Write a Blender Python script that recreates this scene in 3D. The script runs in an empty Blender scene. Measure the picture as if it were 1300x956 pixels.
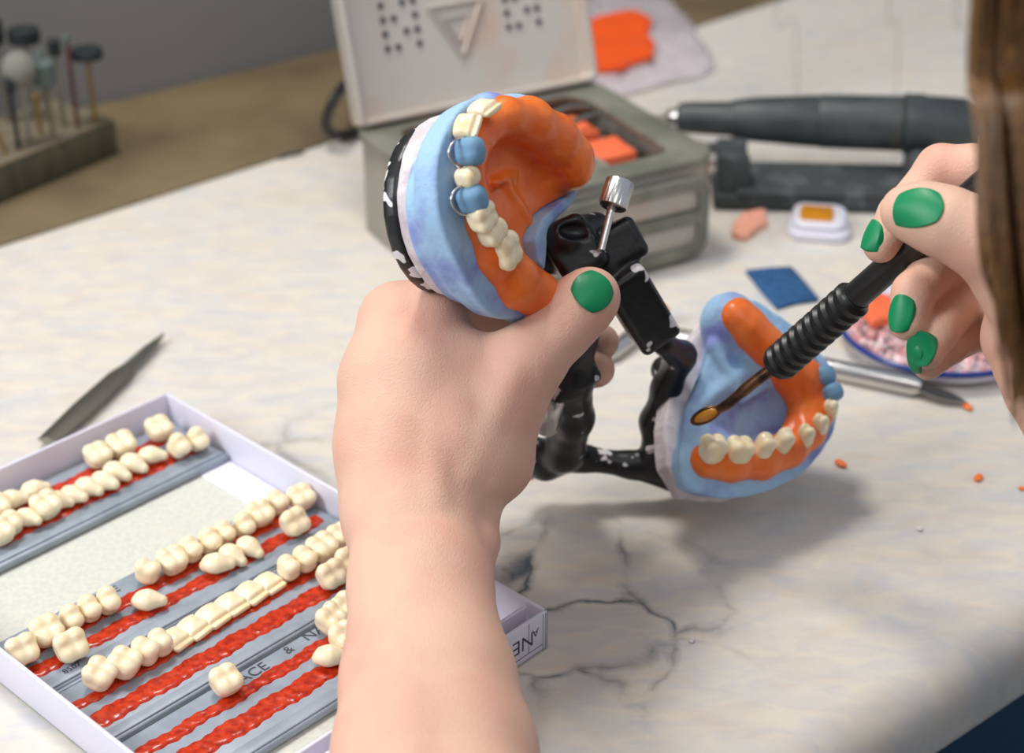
import bpy, bmesh, math, random
import numpy as np
from mathutils import Vector, Matrix
random.seed(7); rng = np.random.RandomState(5)
C = bpy.context.scene.collection

# ------------------------------------------------------------------ camera, world, light, exposure
F = 2235.0; PT = math.radians(29.8); H = 0.40          # focal length in px of the 1300 px frame, pitch, camera height over the worktop
cp, sp = math.cos(PT), math.sin(PT)
cam = bpy.data.cameras.new('camera'); camo = bpy.data.objects.new('camera', cam); C.objects.link(camo)
camo.location = (0, 0, H); camo.rotation_euler = (math.pi/2-PT, 0, 0)
cam.sensor_width = 36; cam.lens = 36*F/1300; cam.clip_start = 0.01; cam.clip_end = 30
cam.dof.use_dof = True; cam.dof.focus_distance = 0.60; cam.dof.aperture_fstop = 8.5
sc = bpy.context.scene; sc.camera = camo
sc.view_settings.view_transform = 'Standard'; sc.view_settings.look = 'None'
sc.view_settings.gamma = 1; sc.view_settings.use_curve_mapping = False
sc.view_settings.exposure = 0.3
w = bpy.data.worlds.new('world'); sc.world = w; w.use_nodes = True
w.node_tree.nodes['Background'].inputs[0].default_value = (0.80, 0.88, 1.0, 1)
w.node_tree.nodes['Background'].inputs[1].default_value = 0.42

def area(name, loc, target, size, power, col, sy=None):
    l = bpy.data.lights.new(name, 'AREA'); l.energy = power; l.size = size; l.color = col
    if sy: l.shape = 'RECTANGLE'; l.size_y = sy
    o = bpy.data.objects.new(name, l); C.objects.link(o); o.location = loc
    o.rotation_euler = (Vector(target)-Vector(loc)).to_track_quat('-Z', 'Y').to_euler()
    return o
area('window_light', (-1.25, 0.15, 1.0), (0.0, 0.65, 0.0), 0.7, 18, (0.98, 0.98, 1.0), 0.6)
area('desk_lamp_light', (-0.24, 0.88, 1.15), (0.06, 0.58, 0.0), 0.30, 6.5, (1.0, 0.96, 0.90), 0.22)
area('ceiling_light', (0.35, -0.5, 1.6), (0.1, 0.6, 0.0), 0.9, 7, (1.0, 0.96, 0.92), 0.9)

# ------------------------------------------------------------------ coordinate helpers
def ray(px, py):
    u = (px-650)/F; v = (py-478)/F
    return np.array([u, cp-v*sp, -sp-v*cp])
def P(px, py, z=0.0):                                   # world point on the horizontal plane z
    r = ray(px, py); return np.array([0, 0, H])+r*((z-H)/r[2])
def D(px, py, d): return np.array([0, 0, H])+ray(px, py)*d
CAMM = np.array([[1, 0, 0], [0, -sp, -cp], [0, cp, -sp]])   # rows: right, down, away directions in world
CAMO = np.array([0, 0, H])
def CM(px, py, d):                                      # mm in the right/down/away frame
    return np.array([(px-650)/F*d, (py-478)/F*d, d], float)
def dmm(v): return np.asarray(v, float)

class Frame:                                            # a local frame (mm): o + x X + y Y + z Z
    def __init__(s, o, X, Y, Z): s.o, s.M = dmm(o), np.array([X, Y, Z], float)
    def world(s, V): return (np.asarray(V) @ s.M + s.o)/1000.0
class CamFrame(Frame):
    def world(s, V):
        q = (np.asarray(V) @ s.M + s.o)/1000.0
        return q @ CAMM + CAMO
    def inv(s, px, py, z):
        r = np.array([(px-650)/F, (py-478)/F, 1]); n = s.M[2]
        t = (s.o @ n+z)/(r @ n); q = r*t-s.o
        return np.array([q @ s.M[0], q @ s.M[1], z])
CAMF = CamFrame((0, 0, 0), (1, 0, 0), (0, 1, 0), (0, 0, 1))
def mkframe(px, py, d, T, I):
    Y = dmm(I); Y /= np.linalg.norm(Y); X = dmm(T); X -= Y*(X @ Y); X /= np.linalg.norm(X)
    return CamFrame(((px-650)/F*d, (py-478)/F*d, d), X, Y, np.cross(X, Y))

# ------------------------------------------------------------------ objects
def srgb(r, g, b):
    f = lambda c: ((c/255+0.055)/1.055)**2.4 if c > 10.3 else c/255/12.92
    return (f(r), f(g), f(b), 1)
def tag(o, label=None, cat=None, group=None, kind=None):
    if label: o['label'] = label
    if cat: o['category'] = cat
    if group: o['group'] = group
    if kind: o['kind'] = kind
    return o
def empty(name, loc=(0, 0, 0), rz=0.0, **k):
    o = bpy.data.objects.new(name, None); C.objects.link(o); o.empty_display_size = .01
    o.location = tuple(loc); o.rotation_euler = (0, 0, rz); return tag(o, **k)
def obj(name, verts, faces, mat, parent=None, smooth=True):
    me = bpy.data.meshes.new(name); me.from_pydata([tuple(map(float, v)) for v in verts], [], [tuple(map(int, f)) for f in faces]); me.update()
    if smooth: me.polygons.foreach_set('use_smooth', [True]*len(me.polygons))
    if mat: me.materials.append(mat)
    o = bpy.data.objects.new(name, me); C.objects.link(o)
    if parent:
        o.parent = parent; bpy.context.view_layer.update(); o.matrix_parent_inverse = parent.matrix_world.inverted()
    return o
def fix(o):                                             # outward normals
    bm = bmesh.new(); bm.from_mesh(o.data); bmesh.ops.recalc_face_normals(bm, faces=bm.faces); bm.to_mesh(o.data); bm.free(); return o
def bevel(o, w, seg=2, ang=35):
    m = o.modifiers.new('bevel', 'BEVEL'); m.width = w; m.segments = seg; m.limit_method = 'ANGLE'; m.angle_limit = math.radians(ang); m.harden_normals = False
    return o
class MB:
    def __init__(s): s.v = []; s.f = []
    def add(s, V, Fc):
        n = len(s.v); s.v += [tuple(x) for x in V]; s.f += [tuple(i+n for i in f) for f in Fc]; return s
    def box(s, o, ex, ey, ez):                          # corner o and three edge vectors
        o, ex, ey, ez = map(dmm, (o, ex, ey, ez))
        V = [o+a*ex+b*ey+c*ez for c in (0, 1) for b in (0, 1) for a in (0, 1)]
        return s.add(V, [(0, 2, 3, 1), (4, 5, 7, 6), (0, 1, 5, 4), (2, 6, 7, 3), (0, 4, 6, 2), (1, 3, 7, 5)])
    def tube(s, pts, rads, n=16, cap=True, sq=1.0):
        pts = [dmm(p) for p in pts]; rads = [rads]*len(pts) if np.isscalar(rads) else rads
        t0 = pts[1]-pts[0]; t0 /= np.linalg.norm(t0)
        u = np.cross(t0, [0, 0, 1]); u = u if np.linalg.norm(u) > .1 else np.cross(t0, [1, 0, 0]); u /= np.linalg.norm(u)
        V = []; Fc = []
        for i, p in enumerate(pts):
            t = pts[min(i+1, len(pts)-1)]-pts[max(i-1, 0)]
            if np.linalg.norm(t) > 1e-9: t = t/np.linalg.norm(t)
            else: t = t0
            u = u-t*(u @ t); u /= np.linalg.norm(u); wv = np.cross(t, u)
            for k in range(n):
                a = 2*math.pi*k/n; V.append(p+rads[i]*(u*math.cos(a)+wv*math.sin(a)*sq))
        for i in range(len(pts)-1):
            for k in range(n):
                a, b = i*n+k, i*n+(k+1) % n; Fc.append((a, b, b+n, a+n))
        if cap: Fc.append(tuple(range(n-1, -1, -1))); Fc.append(tuple((len(pts)-1)*n+k for k in range(n)))
        return s.add(V, Fc)
    def prism(s, poly, z0, z1):                         # polygon in xy
        n = len(poly); V = [(p[0], p[1], z0) for p in poly]+[(p[0], p[1], z1) for p in poly]
        return s.add(V, [tuple(range(n-1, -1, -1)), tuple(range(n, 2*n))]+[(i, (i+1) % n, (i+1) % n+n, i+n) for i in range(n)])
    def build(s, name, mat, parent=None, smooth=True, bev=0, seg=2):
        o = fix(obj(name, s.v, s.f, mat, parent, smooth))
        if bev: bevel(o, bev, seg)
        elif smooth:
            try:
                o.data.set_sharp_from_angle(angle=math.radians(45))
            except Exception: pass
        return o
def lathe(prof, p0, p1):                                # prof: (t 0..1, radius); returns pts, rads
    p0, p1 = dmm(p0), dmm(p1); return [p0+(p1-p0)*t for t, r in prof], [r for t, r in prof]
def bez(pts, n=24):                                     # Catmull-Rom through points
    pts = [dmm(p) for p in pts]; q = [2*pts[0]-pts[1]]+pts+[2*pts[-1]-pts[-2]]; out = []
    for i in range(1, len(q)-2):
        for k in range(n):
            t = k/n; a, b, c, d = q[i-1:i+3]
            out.append(.5*((2*b)+(-a+c)*t+(2*a-5*b+4*c-d)*t*t+(-a+3*b-3*c+d)*t**3))
    out.append(pts[-1]); return out

# ------------------------------------------------------------------ smooth solid modelling on a grid (mm)
def snoise(X, Y, Z, f, seed=0):
    r = np.random.RandomState(seed); out = 0
    for i in range(6):
        k = r.normal(size=3); k *= f*(.6+.25*i)/np.linalg.norm(k); out = out+np.sin(X*k[0]+Y*k[1]+Z*k[2]+r.uniform(0, 6.28))
    return out/6.
def sdpoly(px, py, poly):
    d = np.full(px.shape, 1e18); ins = np.zeros(px.shape, bool); n = len(poly)
    for i in range(n):
        a = poly[i]; b = poly[i-1]
        ex, ey = b[0]-a[0], b[1]-a[1]; wx, wy = px-a[0], py-a[1]
        t = np.clip((wx*ex+wy*ey)/(ex*ex+ey*ey+1e-12), 0, 1)
        d = np.minimum(d, (wx-ex*t)**2+(wy-ey*t)**2)
        c = ((a[1] > py) != (b[1] > py))
        with np.errstate(divide='ignore', invalid='ignore'):
            xi = (b[0]-a[0])*(py-a[1])/((b[1]-a[1]) if b[1] != a[1] else 1e-9)+a[0]
        ins ^= c & (px < xi)
    d = np.sqrt(d); return np.where(ins, -d, d)
class Vol:
    def __init__(s, lo, hi, h):
        s.lo = dmm(lo); s.h = h; s.n = np.ceil((dmm(hi)-s.lo)/h).astype(int)+1
        s.f = np.full(s.n, 50., np.float32)
    def win(s, lo, hi, m):
        a = np.maximum(0, np.floor((dmm(lo)-m-s.lo)/s.h).astype(int)); b = np.minimum(s.n, np.ceil((dmm(hi)+m-s.lo)/s.h).astype(int)+1)
        if np.any(b <= a): return None
        sl = tuple(slice(x, y) for x, y in zip(a, b))
        g = np.meshgrid(*[(s.lo[i]+s.h*np.arange(a[i], b[i])).astype(np.float32) for i in range(3)], indexing='ij', sparse=True)
        return sl, g
    def mix(s, sl, d, k, op='u'):
        f = s.f[sl]; d = d.astype(np.float32)
        if op == 'u':
            if k > 0:
                hh = np.clip(.5+.5*(f-d)/k, 0, 1); s.f[sl] = f*(1-hh)+d*hh-k*hh*(1-hh)
            else: s.f[sl] = np.minimum(f, d)
        elif op == 's':
            if k > 0:
                hh = np.clip(.5-.5*(f+d)/k, 0, 1); s.f[sl] = f*(1-hh)-d*hh+k*hh*(1-hh)
            else: s.f[sl] = np.maximum(f, -d)
        else: s.f[sl] = np.maximum(f, d)
    def cap(s, a, b, ra, rb, k=3, op='u'):
        a, b = dmm(a), dmm(b); R = max(ra, rb)
        wn = s.win(np.minimum(a, b)-R, np.maximum(a, b)+R, k+2*s.h+1)
        if wn is None: return s
        sl, (x, y, z) = wn; e = b-a; L = e @ e+1e-9
        t = np.clip(((x-a[0])*e[0]+(y-a[1])*e[1]+(z-a[2])*e[2])/L, 0, 1)
        d = np.sqrt((x-a[0]-t*e[0])**2+(y-a[1]-t*e[1])**2+(z-a[2]-t*e[2])**2)-(ra+(rb-ra)*t)
        s.mix(sl, d, k, op); return s
    def chain(s, pts, k=3, op='u'):
        for a, b in zip(pts[:-1], pts[1:]): s.cap(a[0], b[0], a[1], b[1], k, op)
        return s
    def ell(s, c, r, R=None, k=2, op='u'):
        c, r = dmm(c), dmm(r); R = np.eye(3) if R is None else np.array(R, float); m = max(r)
        wn = s.win(c-m, c+m, k+2*s.h+1)
        if wn is None: return s
        sl, (x, y, z) = wn; X, Y, Z = x-c[0], y-c[1], z-c[2]
        q = [(X*R[i, 0]+Y*R[i, 1]+Z*R[i, 2])/r[i] for i in range(3)]
        k0 = np.sqrt(q[0]**2+q[1]**2+q[2]**2); k1 = np.sqrt(sum((q[i]/r[i])**2 for i in range(3)))+1e-6
        s.mix(sl, k0*(k0-1)/k1, k, op); return s
    def box(s, c, hs, R=None, rd=1, k=1, op='u'):
        c, hs = dmm(c), dmm(hs)-rd; R = np.eye(3) if R is None else np.array(R, float); m = np.linalg.norm(hs)+rd
        wn = s.win(c-m, c+m, k+2*s.h+1)
        if wn is None: return s
        sl, (x, y, z) = wn; X, Y, Z = x-c[0], y-c[1], z-c[2]
        q = [np.abs(X*R[i, 0]+Y*R[i, 1]+Z*R[i, 2])-hs[i] for i in range(3)]
        d = np.sqrt(sum(np.maximum(a, 0)**2 for a in q))+np.minimum(np.maximum(np.maximum(q[0], q[1]), q[2]), 0)-rd
        s.mix(sl, d, k, op); return s
    def extr(s, poly, z0, z1, rd=1, k=1, op='u', taper=0):
        poly = [(float(p[0]), float(p[1])) for p in poly]; a = np.array(poly)
        wn = s.win((*a.min(0)-abs(taper), z0), (*a.max(0)+abs(taper), z1), k+2*s.h+1)
        sl, (x, y, z) = wn
        d2 = sdpoly(x[:, :, 0]+0*y[:, :, 0], y[:, :, 0]+0*x[:, :, 0], poly)[:, :, None]+rd
        d2 = d2+taper*(z1-z)/(z1-z0)
        dz = np.maximum(z0-z, z-z1)+rd
        d = np.sqrt(np.maximum(d2, 0)**2+np.maximum(dz, 0)**2)+np.minimum(np.maximum(d2, dz), 0)-rd
        s.mix(sl, d, k, op); return s
    def noise(s, amp, f, seed=0):
        g = np.meshgrid(*[(s.lo[i]+s.h*np.arange(s.n[i])).astype(np.float32) for i in range(3)], indexing='ij', sparse=True)
        s.f += (amp*snoise(*g, f, seed)).astype(np.float32); return s
    def mesh(s):
        f = s.f; 
        f[0], f[-1] = np.maximum(f[0], .5), np.maximum(f[-1], .5); f[:, 0] = np.maximum(f[:, 0], .5); f[:, -1] = np.maximum(f[:, -1], .5); f[:, :, 0] = np.maximum(f[:, :, 0], .5); f[:, :, -1] = np.maximum(f[:, :, -1], .5)
        ng = f < 0; n = np.array(f.shape); cnt = np.zeros(n-1, np.int8)
        corners = [(i, j, k) for i in (0, 1) for j in (0, 1) for k in (0, 1)]
        for i, j, k in corners: cnt += ng[i:n[0]-1+i, j:n[1]-1+j, k:n[2]-1+k]
        act = (cnt > 0) & (cnt < 8); idx = np.argwhere(act); ids = np.full(n-1, -1, np.int64); ids[act] = np.arange(len(idx))
        val = {c: f[idx[:, 0]+c[0], idx[:, 1]+c[1], idx[:, 2]+c[2]] for c in corners}
        acc = np.zeros((len(idx), 3)); w = np.zeros(len(idx))
        for c in corners:
            for ax in range(3):
                if c[ax] == 0:
                    c2 = list(c); c2[ax] = 1; a, b = val[c], val[tuple(c2)]; m = (a < 0) != (b < 0)
                    t = np.where(m, a/np.where(m, a-b, 1), 0); p = np.repeat(np.array([c], float), len(idx), 0); p[:, ax] += t
                    acc += p*m[:, None]; w += m
        V = s.lo+s.h*(idx+acc/w[:, None]); Q = []
        for ax in range(3):
            a, b = [q for q in range(3) if q != ax]
            sl0 = [slice(None)]*3; sl1 = [slice(None)]*3; sl0[ax] = slice(0, -1); sl1[ax] = slice(1, None)
            e = np.argwhere(ng[tuple(sl0)] != ng[tuple(sl1)]); e = e[(e[:, a] > 0) & (e[:, b] > 0) & (e[:, a] < n[a]-1) & (e[:, b] < n[b]-1)]
            o0 = e.copy(); q = []
            for da, db in ((1, 1), (0, 1), (0, 0), (1, 0)):
                c = o0.copy(); c[:, a] -= da; c[:, b] -= db; q.append(ids[c[:, 0], c[:, 1], c[:, 2]])
            q = np.stack(q, 1); fl = ng[o0[:, 0], o0[:, 1], o0[:, 2]]
            if ax == 1: fl = ~fl
            q[~fl] = q[~fl][:, ::-1]; Q.append(q)
        return V, np.concatenate(Q)
def keep_largest(V, Q):
    return V, Q
def sdfobj(name, vol, frame, mat, parent=None, xf=None):
    V, Q = vol.mesh()
    if xf is not None: V = xf(V)
    W = frame.world(V) if frame is not None else V/1000.
    me = bpy.data.meshes.new(name); me.vertices.add(len(W)); me.vertices.foreach_set('co', W.astype(np.float32).ravel())
    me.loops.add(Q.size); me.loops.foreach_set('vertex_index', Q.astype(np.int32).ravel())
    me.polygons.add(len(Q)); me.polygons.foreach_set('loop_start', np.arange(0, Q.size, 4, dtype=np.int32)); 
    me.update(calc_edges=True); me.validate(); me.polygons.foreach_set('use_smooth', [True]*len(me.polygons)); me.materials.append(mat)
    o = bpy.data.objects.new(name, me); C.objects.link(o)
    if frame is not None and np.linalg.det(frame.M) < 0 or isinstance(frame, CamFrame) and False: pass
    fix(o)
    if parent:
        o.parent = parent; bpy.context.view_layer.update(); o.matrix_parent_inverse = parent.matrix_world.inverted()
    return o

# ------------------------------------------------------------------ materials
def mat(name, col, rough=.5, metal=0, sss=0, sr=(1, .5, .3), sscale=.002, spec=.5, col2=None, nscale=60, ndet=3, lo=.4, hi=.6, bump=0, bscale=200, coat=0, stretch=None):
    m = bpy.data.materials.new(name); m.use_nodes = True; N = m.node_tree.nodes; L = m.node_tree.links; b = N['Principled BSDF']
    b.inputs['Base Color'].default_value = col; b.inputs['Roughness'].default_value = rough; b.inputs['Metallic'].default_value = metal
    b.inputs['Specular IOR Level'].default_value = spec; b.inputs['Coat Weight'].default_value = coat
    if sss: b.inputs['Subsurface Weight'].default_value = sss; b.inputs['Subsurface Radius'].default_value = sr; b.inputs['Subsurface Scale'].default_value = sscale
    tc = N.new('ShaderNodeTexCoord'); vec = tc.outputs['Object']
    if stretch:
        mp = N.new('ShaderNodeMapping'); mp.inputs['Scale'].default_value = stretch[0]; mp.inputs['Rotation'].default_value = stretch[1]; L.new(vec, mp.inputs['Vector']); vec = mp.outputs[0]
    if col2 is not None:
        n = N.new('ShaderNodeTexNoise'); n.inputs['Scale'].default_value = nscale; n.inputs['Detail'].default_value = ndet; L.new(vec, n.inputs['Vector'])
        r = N.new('ShaderNodeValToRGB'); r.color_ramp.elements[0].position = lo; r.color_ramp.elements[1].position = hi
        r.color_ramp.elements[0].color = col; r.color_ramp.elements[1].color = col2
        L.new(n.outputs['Fac'], r.inputs[0]); L.new(r.outputs[0], b.inputs['Base Color'])
    if bump:
        n = N.new('ShaderNodeTexNoise'); n.inputs['Scale'].default_value = bscale; n.inputs['Detail'].default_value = 3; L.new(vec, n.inputs['Vector'])
        bp = N.new('ShaderNodeBump'); bp.inputs['Strength'].default_value = min(1, bump); bp.inputs['Distance'].default_value = .0006*max(1, bump); L.new(n.outputs['Fac'], bp.inputs['Height']); L.new(bp.outputs[0], b.inputs['Normal'])
    return m
M = {}
M['skin'] = mat('skin', srgb(228, 186, 163), .5, sss=.12, sscale=.005, sr=(1, .4, .25), col2=srgb(224, 168, 148), nscale=38, ndet=5, lo=.42, hi=.72, bump=.45, bscale=1500, spec=.35)
M['nail'] = mat('green_nail_varnish', srgb(0, 135, 84), .42, spec=.4, bump=.1, bscale=500)
M['wax'] = mat('orange_modelling_wax', srgb(250, 128, 48), .33, sss=.15, sscale=.0015, sr=(1, .5, .2), col2=srgb(238, 104, 34), nscale=90, lo=.35, hi=.7, bump=.5, bscale=260, spec=.5)
M['redwax'] = mat('red_tray_wax', srgb(205, 56, 14), .25, sss=.2, sscale=.001, sr=(1, .2, .05), col2=srgb(158, 28, 5), nscale=350, ndet=4, lo=.4, hi=.65, bump=.5, bscale=240, spec=.6)
M['tooth'] = mat('acrylic_tooth', srgb(248, 234, 202), .26, sss=.35, sscale=.0015, sr=(1, .75, .4), col2=srgb(240, 212, 156), nscale=110, lo=.45, hi=.8, spec=.5)
M['blue'] = mat('blue_dental_plaster', srgb(160, 196, 228), .72, col2=srgb(134, 146, 206), nscale=60, ndet=6, lo=.46, hi=.66, bump=.8, bscale=300, spec=.25)
M['bluetooth'] = mat('blue_plaster_abutment', srgb(112, 154, 186), .6, bump=.3, bscale=300)
M['white'] = mat('white_mounting_plaster', srgb(222, 214, 216), .85, col2=srgb(202, 190, 194), nscale=120, bump=1, bscale=400, spec=.2)
M['black'] = mat('black_enamel', srgb(24, 27, 29), .32, bump=.25, bscale=150, spec=.5)
def splatter(name, thr, sc_=150):                       # black enamel with plaster splashes
    m = mat(name, srgb(20, 22, 24), .35, col2=srgb(225, 222, 224), nscale=sc_, ndet=2, lo=thr, hi=thr+.02, bump=.3, bscale=200); return m
M['splat'] = splatter('black_enamel_with_plaster_splashes', .565, 130)
M['splat2'] = splatter('black_enamel_with_a_few_plaster_splashes', .66, 110)
M['steel'] = mat('brushed_steel', srgb(205, 203, 200), .28, 1, bump=.2, bscale=600)
M['dullsteel'] = mat('dull_steel', srgb(150, 148, 140), .38, 1)
M['tin'] = mat('worn_tin_plate', srgb(158, 154, 145), .45, .4, col2=srgb(180, 164, 148), nscale=30, ndet=6, lo=.45, hi=.75, bump=.3, bscale=90)
M['tinlid'] = mat('worn_tin_lid', srgb(186, 180, 172), .5, .35, col2=srgb(190, 160, 140), nscale=26, ndet=6, lo=.48, hi=.8, bump=.2, bscale=90)
M['tindark'] = mat('olive_tin_rim', srgb(136, 136, 124), .5, .3, col2=srgb(114, 115, 104), nscale=40, ndet=5)
M['dark'] = mat('dark_grey_plastic', srgb(62, 68, 68), .45, col2=srgb(50, 56, 58), nscale=60)
M['holder'] = mat('dusty_black_rubber', srgb(58, 63, 64), .8, col2=srgb(104, 108, 108), nscale=70, ndet=6, lo=.5, hi=.8, bump=1, bscale=150)
M['handle'] = mat('black_handle_plastic', srgb(24, 27, 28), .38, spec=.5)
M['copper'] = mat('heat_tinted_steel', srgb(120, 84, 60), .35, .8, col2=srgb(60, 46, 40), nscale=160)
M['amber'] = mat('amber_wax', srgb(205, 135, 30), .2, sss=.3, sscale=.002, spec=.6)
M['card'] = mat('white_glossy_card', srgb(226, 224, 238), .4)
M['cardin'] = mat('pale_grey_card', srgb(204, 204, 214), .55)
M['paper'] = mat('speckled_grey_green_board', srgb(201, 204, 195), .8, col2=srgb(212, 212, 200), nscale=500)
M['flap'] = mat('white_card_flap', srgb(228, 230, 244), .5)
M['tray'] = mat('blue_grey_tray_plastic', srgb(152, 162, 174), .4, col2=srgb(140, 150, 162), nscale=90)
M['ink'] = mat('dark_ink', srgb(60, 60, 66), .6)
M['pink'] = mat('pink_ink', srgb(226, 96, 170), .5)
M['wall'] = mat('grey_wall_paint', srgb(128, 126, 124), .8, col2=srgb(120, 119, 116), nscale=4)
M['hair'] = mat('brown_hair', srgb(132, 92, 44), .45, col2=srgb(74, 50, 24), nscale=160, ndet=4, lo=.35, hi=.65, spec=.4, stretch=((6, 6, .3), (0, 0, 0)))
M['navy'] = mat('navy_painted_cabinet', srgb(14, 52, 76), .5)
M['blueline'] = mat('blue_trim', srgb(30, 100, 165), .4)
M['bluecloth'] = mat('blue_abrasive_cloth', srgb(30, 74, 118), .9, col2=srgb(44, 92, 138), nscale=300, bump=1, bscale=900)
M['plastic'] = mat('frosted_white_plastic', srgb(218, 216, 226), .3, sss=.2, sscale=.002)
M['floor'] = mat('grey_floor_vinyl', srgb(52, 62, 70), .6, col2=srgb(44, 54, 62), nscale=6)
M['bag'] = mat('clear_plastic_bag', srgb(232, 222, 228), .25, spec=.6)
M['bag'].node_tree.nodes['Principled BSDF'].inputs['Alpha'].default_value = .45
M['orangeplastic'] = mat('bright_orange_wax_sheet', srgb(244, 88, 16), .3, sss=.2, sscale=.003, sr=(1, .4, .1))
M['pinkchips'] = mat('pink_acrylic_chips', srgb(226, 160, 158), .6, col2=srgb(236, 216, 216), nscale=150, ndet=4, lo=.42, hi=.6)
M['orangechips'] = mat('orange_wax_shavings', srgb(240, 112, 70), .5)
M['bluerim'] = mat('blue_glazed_rim', srgb(28, 52, 130), .25)
M['shirt'] = mat('dark_grey_knit', srgb(70, 72, 84), .9, bump=.8, bscale=400)
M['wood'] = mat('dark_old_wood', srgb(88, 84, 64), .7, col2=srgb(72, 68, 52), nscale=30, ndet=5, stretch=((1, 8, 1), (0, 0, 0)))
M['woodtop'] = mat('dark_old_wood_top', srgb(112, 102, 84), .7)
M['brass'] = mat('brass_shank', srgb(140, 114, 62), .5, .5)
M['bristle'] = mat('white_bristle', srgb(120, 120, 112), .9)
M['blackrub'] = mat('black_rubber_disc', srgb(26, 34, 36), .6)
M['greenrub'] = mat('grey_green_stone', srgb(84, 96, 92), .8)
M['redmark'] = mat('red_ring_marking', srgb(88, 52, 50), .5)

def marble():
    m = bpy.data.materials.new('cream_veined_marble'); m.use_nodes = True; N = m.node_tree.nodes; L = m.node_tree.links; b = N['Principled BSDF']
    b.inputs['Roughness'].default_value = .32; b.inputs['Specular IOR Level'].default_value = .45
    tc = N.new('ShaderNodeTexCoord'); mp = N.new('ShaderNodeMapping'); L.new(tc.outputs['Object'], mp.inputs[0])
    mp.inputs['Rotation'].default_value = (0, 0, -.55); mp.inputs['Scale'].default_value = (1, 2.2, 1)
    def noise(v, s, d, dist=0):
        n = N.new('ShaderNodeTexNoise'); n.inputs['Scale'].default_value = s; n.inputs['Detail'].default_value = d; n.inputs['Distortion'].default_value = dist; L.new(v, n.inputs['Vector']); return n.outputs['Fac']
    def ramp(f, stops):
        r = N.new('ShaderNodeValToRGB'); e = r.color_ramp.elements
        while len(e) < len(stops): e.new(.5)
        for q, (p, c) in zip(e, stops): q.position = p; q.color = c
        L.new(f, r.inputs[0]); return r.outputs[0]
    def mixc(f, a, c2, t='MIX'):
        x = N.new('ShaderNodeMix'); x.data_type = 'RGBA'; x.blend_type = t
        if isinstance(f, float): x.inputs[0].default_value = f
        else: L.new(f, x.inputs[0])
        L.new(a, x.inputs[6])
        if isinstance(c2, tuple): x.inputs[7].default_value = c2
        else: L.new(c2, x.inputs[7])
        return x.outputs[2]
    base = ramp(noise(mp.outputs[0], 22, 9, .7), [(.30, srgb(212, 213, 211)), (.46, srgb(222, 219, 213)), (.58, srgb(223, 217, 208)), (.75, srgb(214, 210, 202))])
    fine = ramp(noise(mp.outputs[0], 60, 6, .6), [(.35, srgb(236, 236, 240)), (.65, srgb(255, 250, 240))])
    col = mixc(.9, base, fine, 'MULTIPLY')
    blot = ramp(noise(mp.outputs[0], 24, 5, 1.5), [(.56, (0, 0, 0, 1)), (.72, (1, 1, 1, 1))])
    ml = N.new('ShaderNodeMath'); ml.operation = 'MULTIPLY'; L.new(blot, ml.inputs[0]); ml.inputs[1].default_value = .16
    col = mixc(ml.outputs[0], col, srgb(226, 180, 138))
    # veins: edges of warped cells, strongest in one patch of the stone
    wn = N.new('ShaderNodeTexNoise'); wn.inputs['Scale'].default_value = 18; wn.inputs['Detail'].default_value = 5; L.new(tc.outputs['Object'], wn.inputs['Vector'])
    vm = N.new('ShaderNodeVectorMath'); vm.operation = 'MULTIPLY_ADD'; L.new(wn.outputs['Color'], vm.inputs[0]); vm.inputs[1].default_value = (.07, .07, 0); L.new(tc.outputs['Object'], vm.inputs[2])
    vo = N.new('ShaderNodeTexVoronoi'); vo.feature = 'DISTANCE_TO_EDGE'; vo.inputs['Scale'].default_value = 23; L.new(vm.outputs[0], vo.inputs['Vector'])
    vein = ramp(vo.outputs['Distance'], [(.0, (1, 1, 1, 1)), (.03, (.5, .5, .5, 1)), (.085, (0, 0, 0, 1))])
    def patch(p, r0, r1, st):
        d = N.new('ShaderNodeVectorMath'); d.operation = 'DISTANCE'; L.new(tc.outputs['Object'], d.inputs[0]); d.inputs[1].default_value = tuple(p)
        mr = N.new('ShaderNodeMapRange'); mr.inputs[1].default_value = r0; mr.inputs[2].default_value = r1; mr.inputs[3].default_value = st; mr.inputs[4].default_value = 0.0; L.new(d.outputs['Value'], mr.inputs[0]); return mr.outputs[0]
    mx = N.new('ShaderNodeMath'); mx.operation = 'MAXIMUM'; L.new(patch(P(735, 770), .035, .07, 1.0), mx.inputs[0]); L.new(patch(P(405, 585), .01, .05, .6), mx.inputs[1])
    mx2 = N.new('ShaderNodeMath'); mx2.operation = 'MAXIMUM'; L.new(mx.outputs[0], mx2.inputs[0]); mx2.inputs[1].default_value = .04
    br = ramp(noise(tc.outputs['Object'], 45, 4, .5), [(.38, (.1, .1, .1, 1)), (.6, (1, 1, 1, 1))])
    m1 = N.new('ShaderNodeMath'); m1.operation = 'MULTIPLY'; L.new(vein, m1.inputs[0]); L.new(mx2.outputs[0], m1.inputs[1])
    m2 = N.new('ShaderNodeMath'); m2.operation = 'MULTIPLY'; L.new(m1.outputs[0], m2.inputs[0]); L.new(br, m2.inputs[1])
    col = mixc(m2.outputs[0], col, srgb(78, 88, 96))
    L.new(col, b.inputs['Base Color']); return m
M['marble'] = marble()
M['brown'] = mat('brown_stone', srgb(112, 96, 68), .6, col2=srgb(88, 74, 50), nscale=14, ndet=7, lo=.38, hi=.66)

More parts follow.
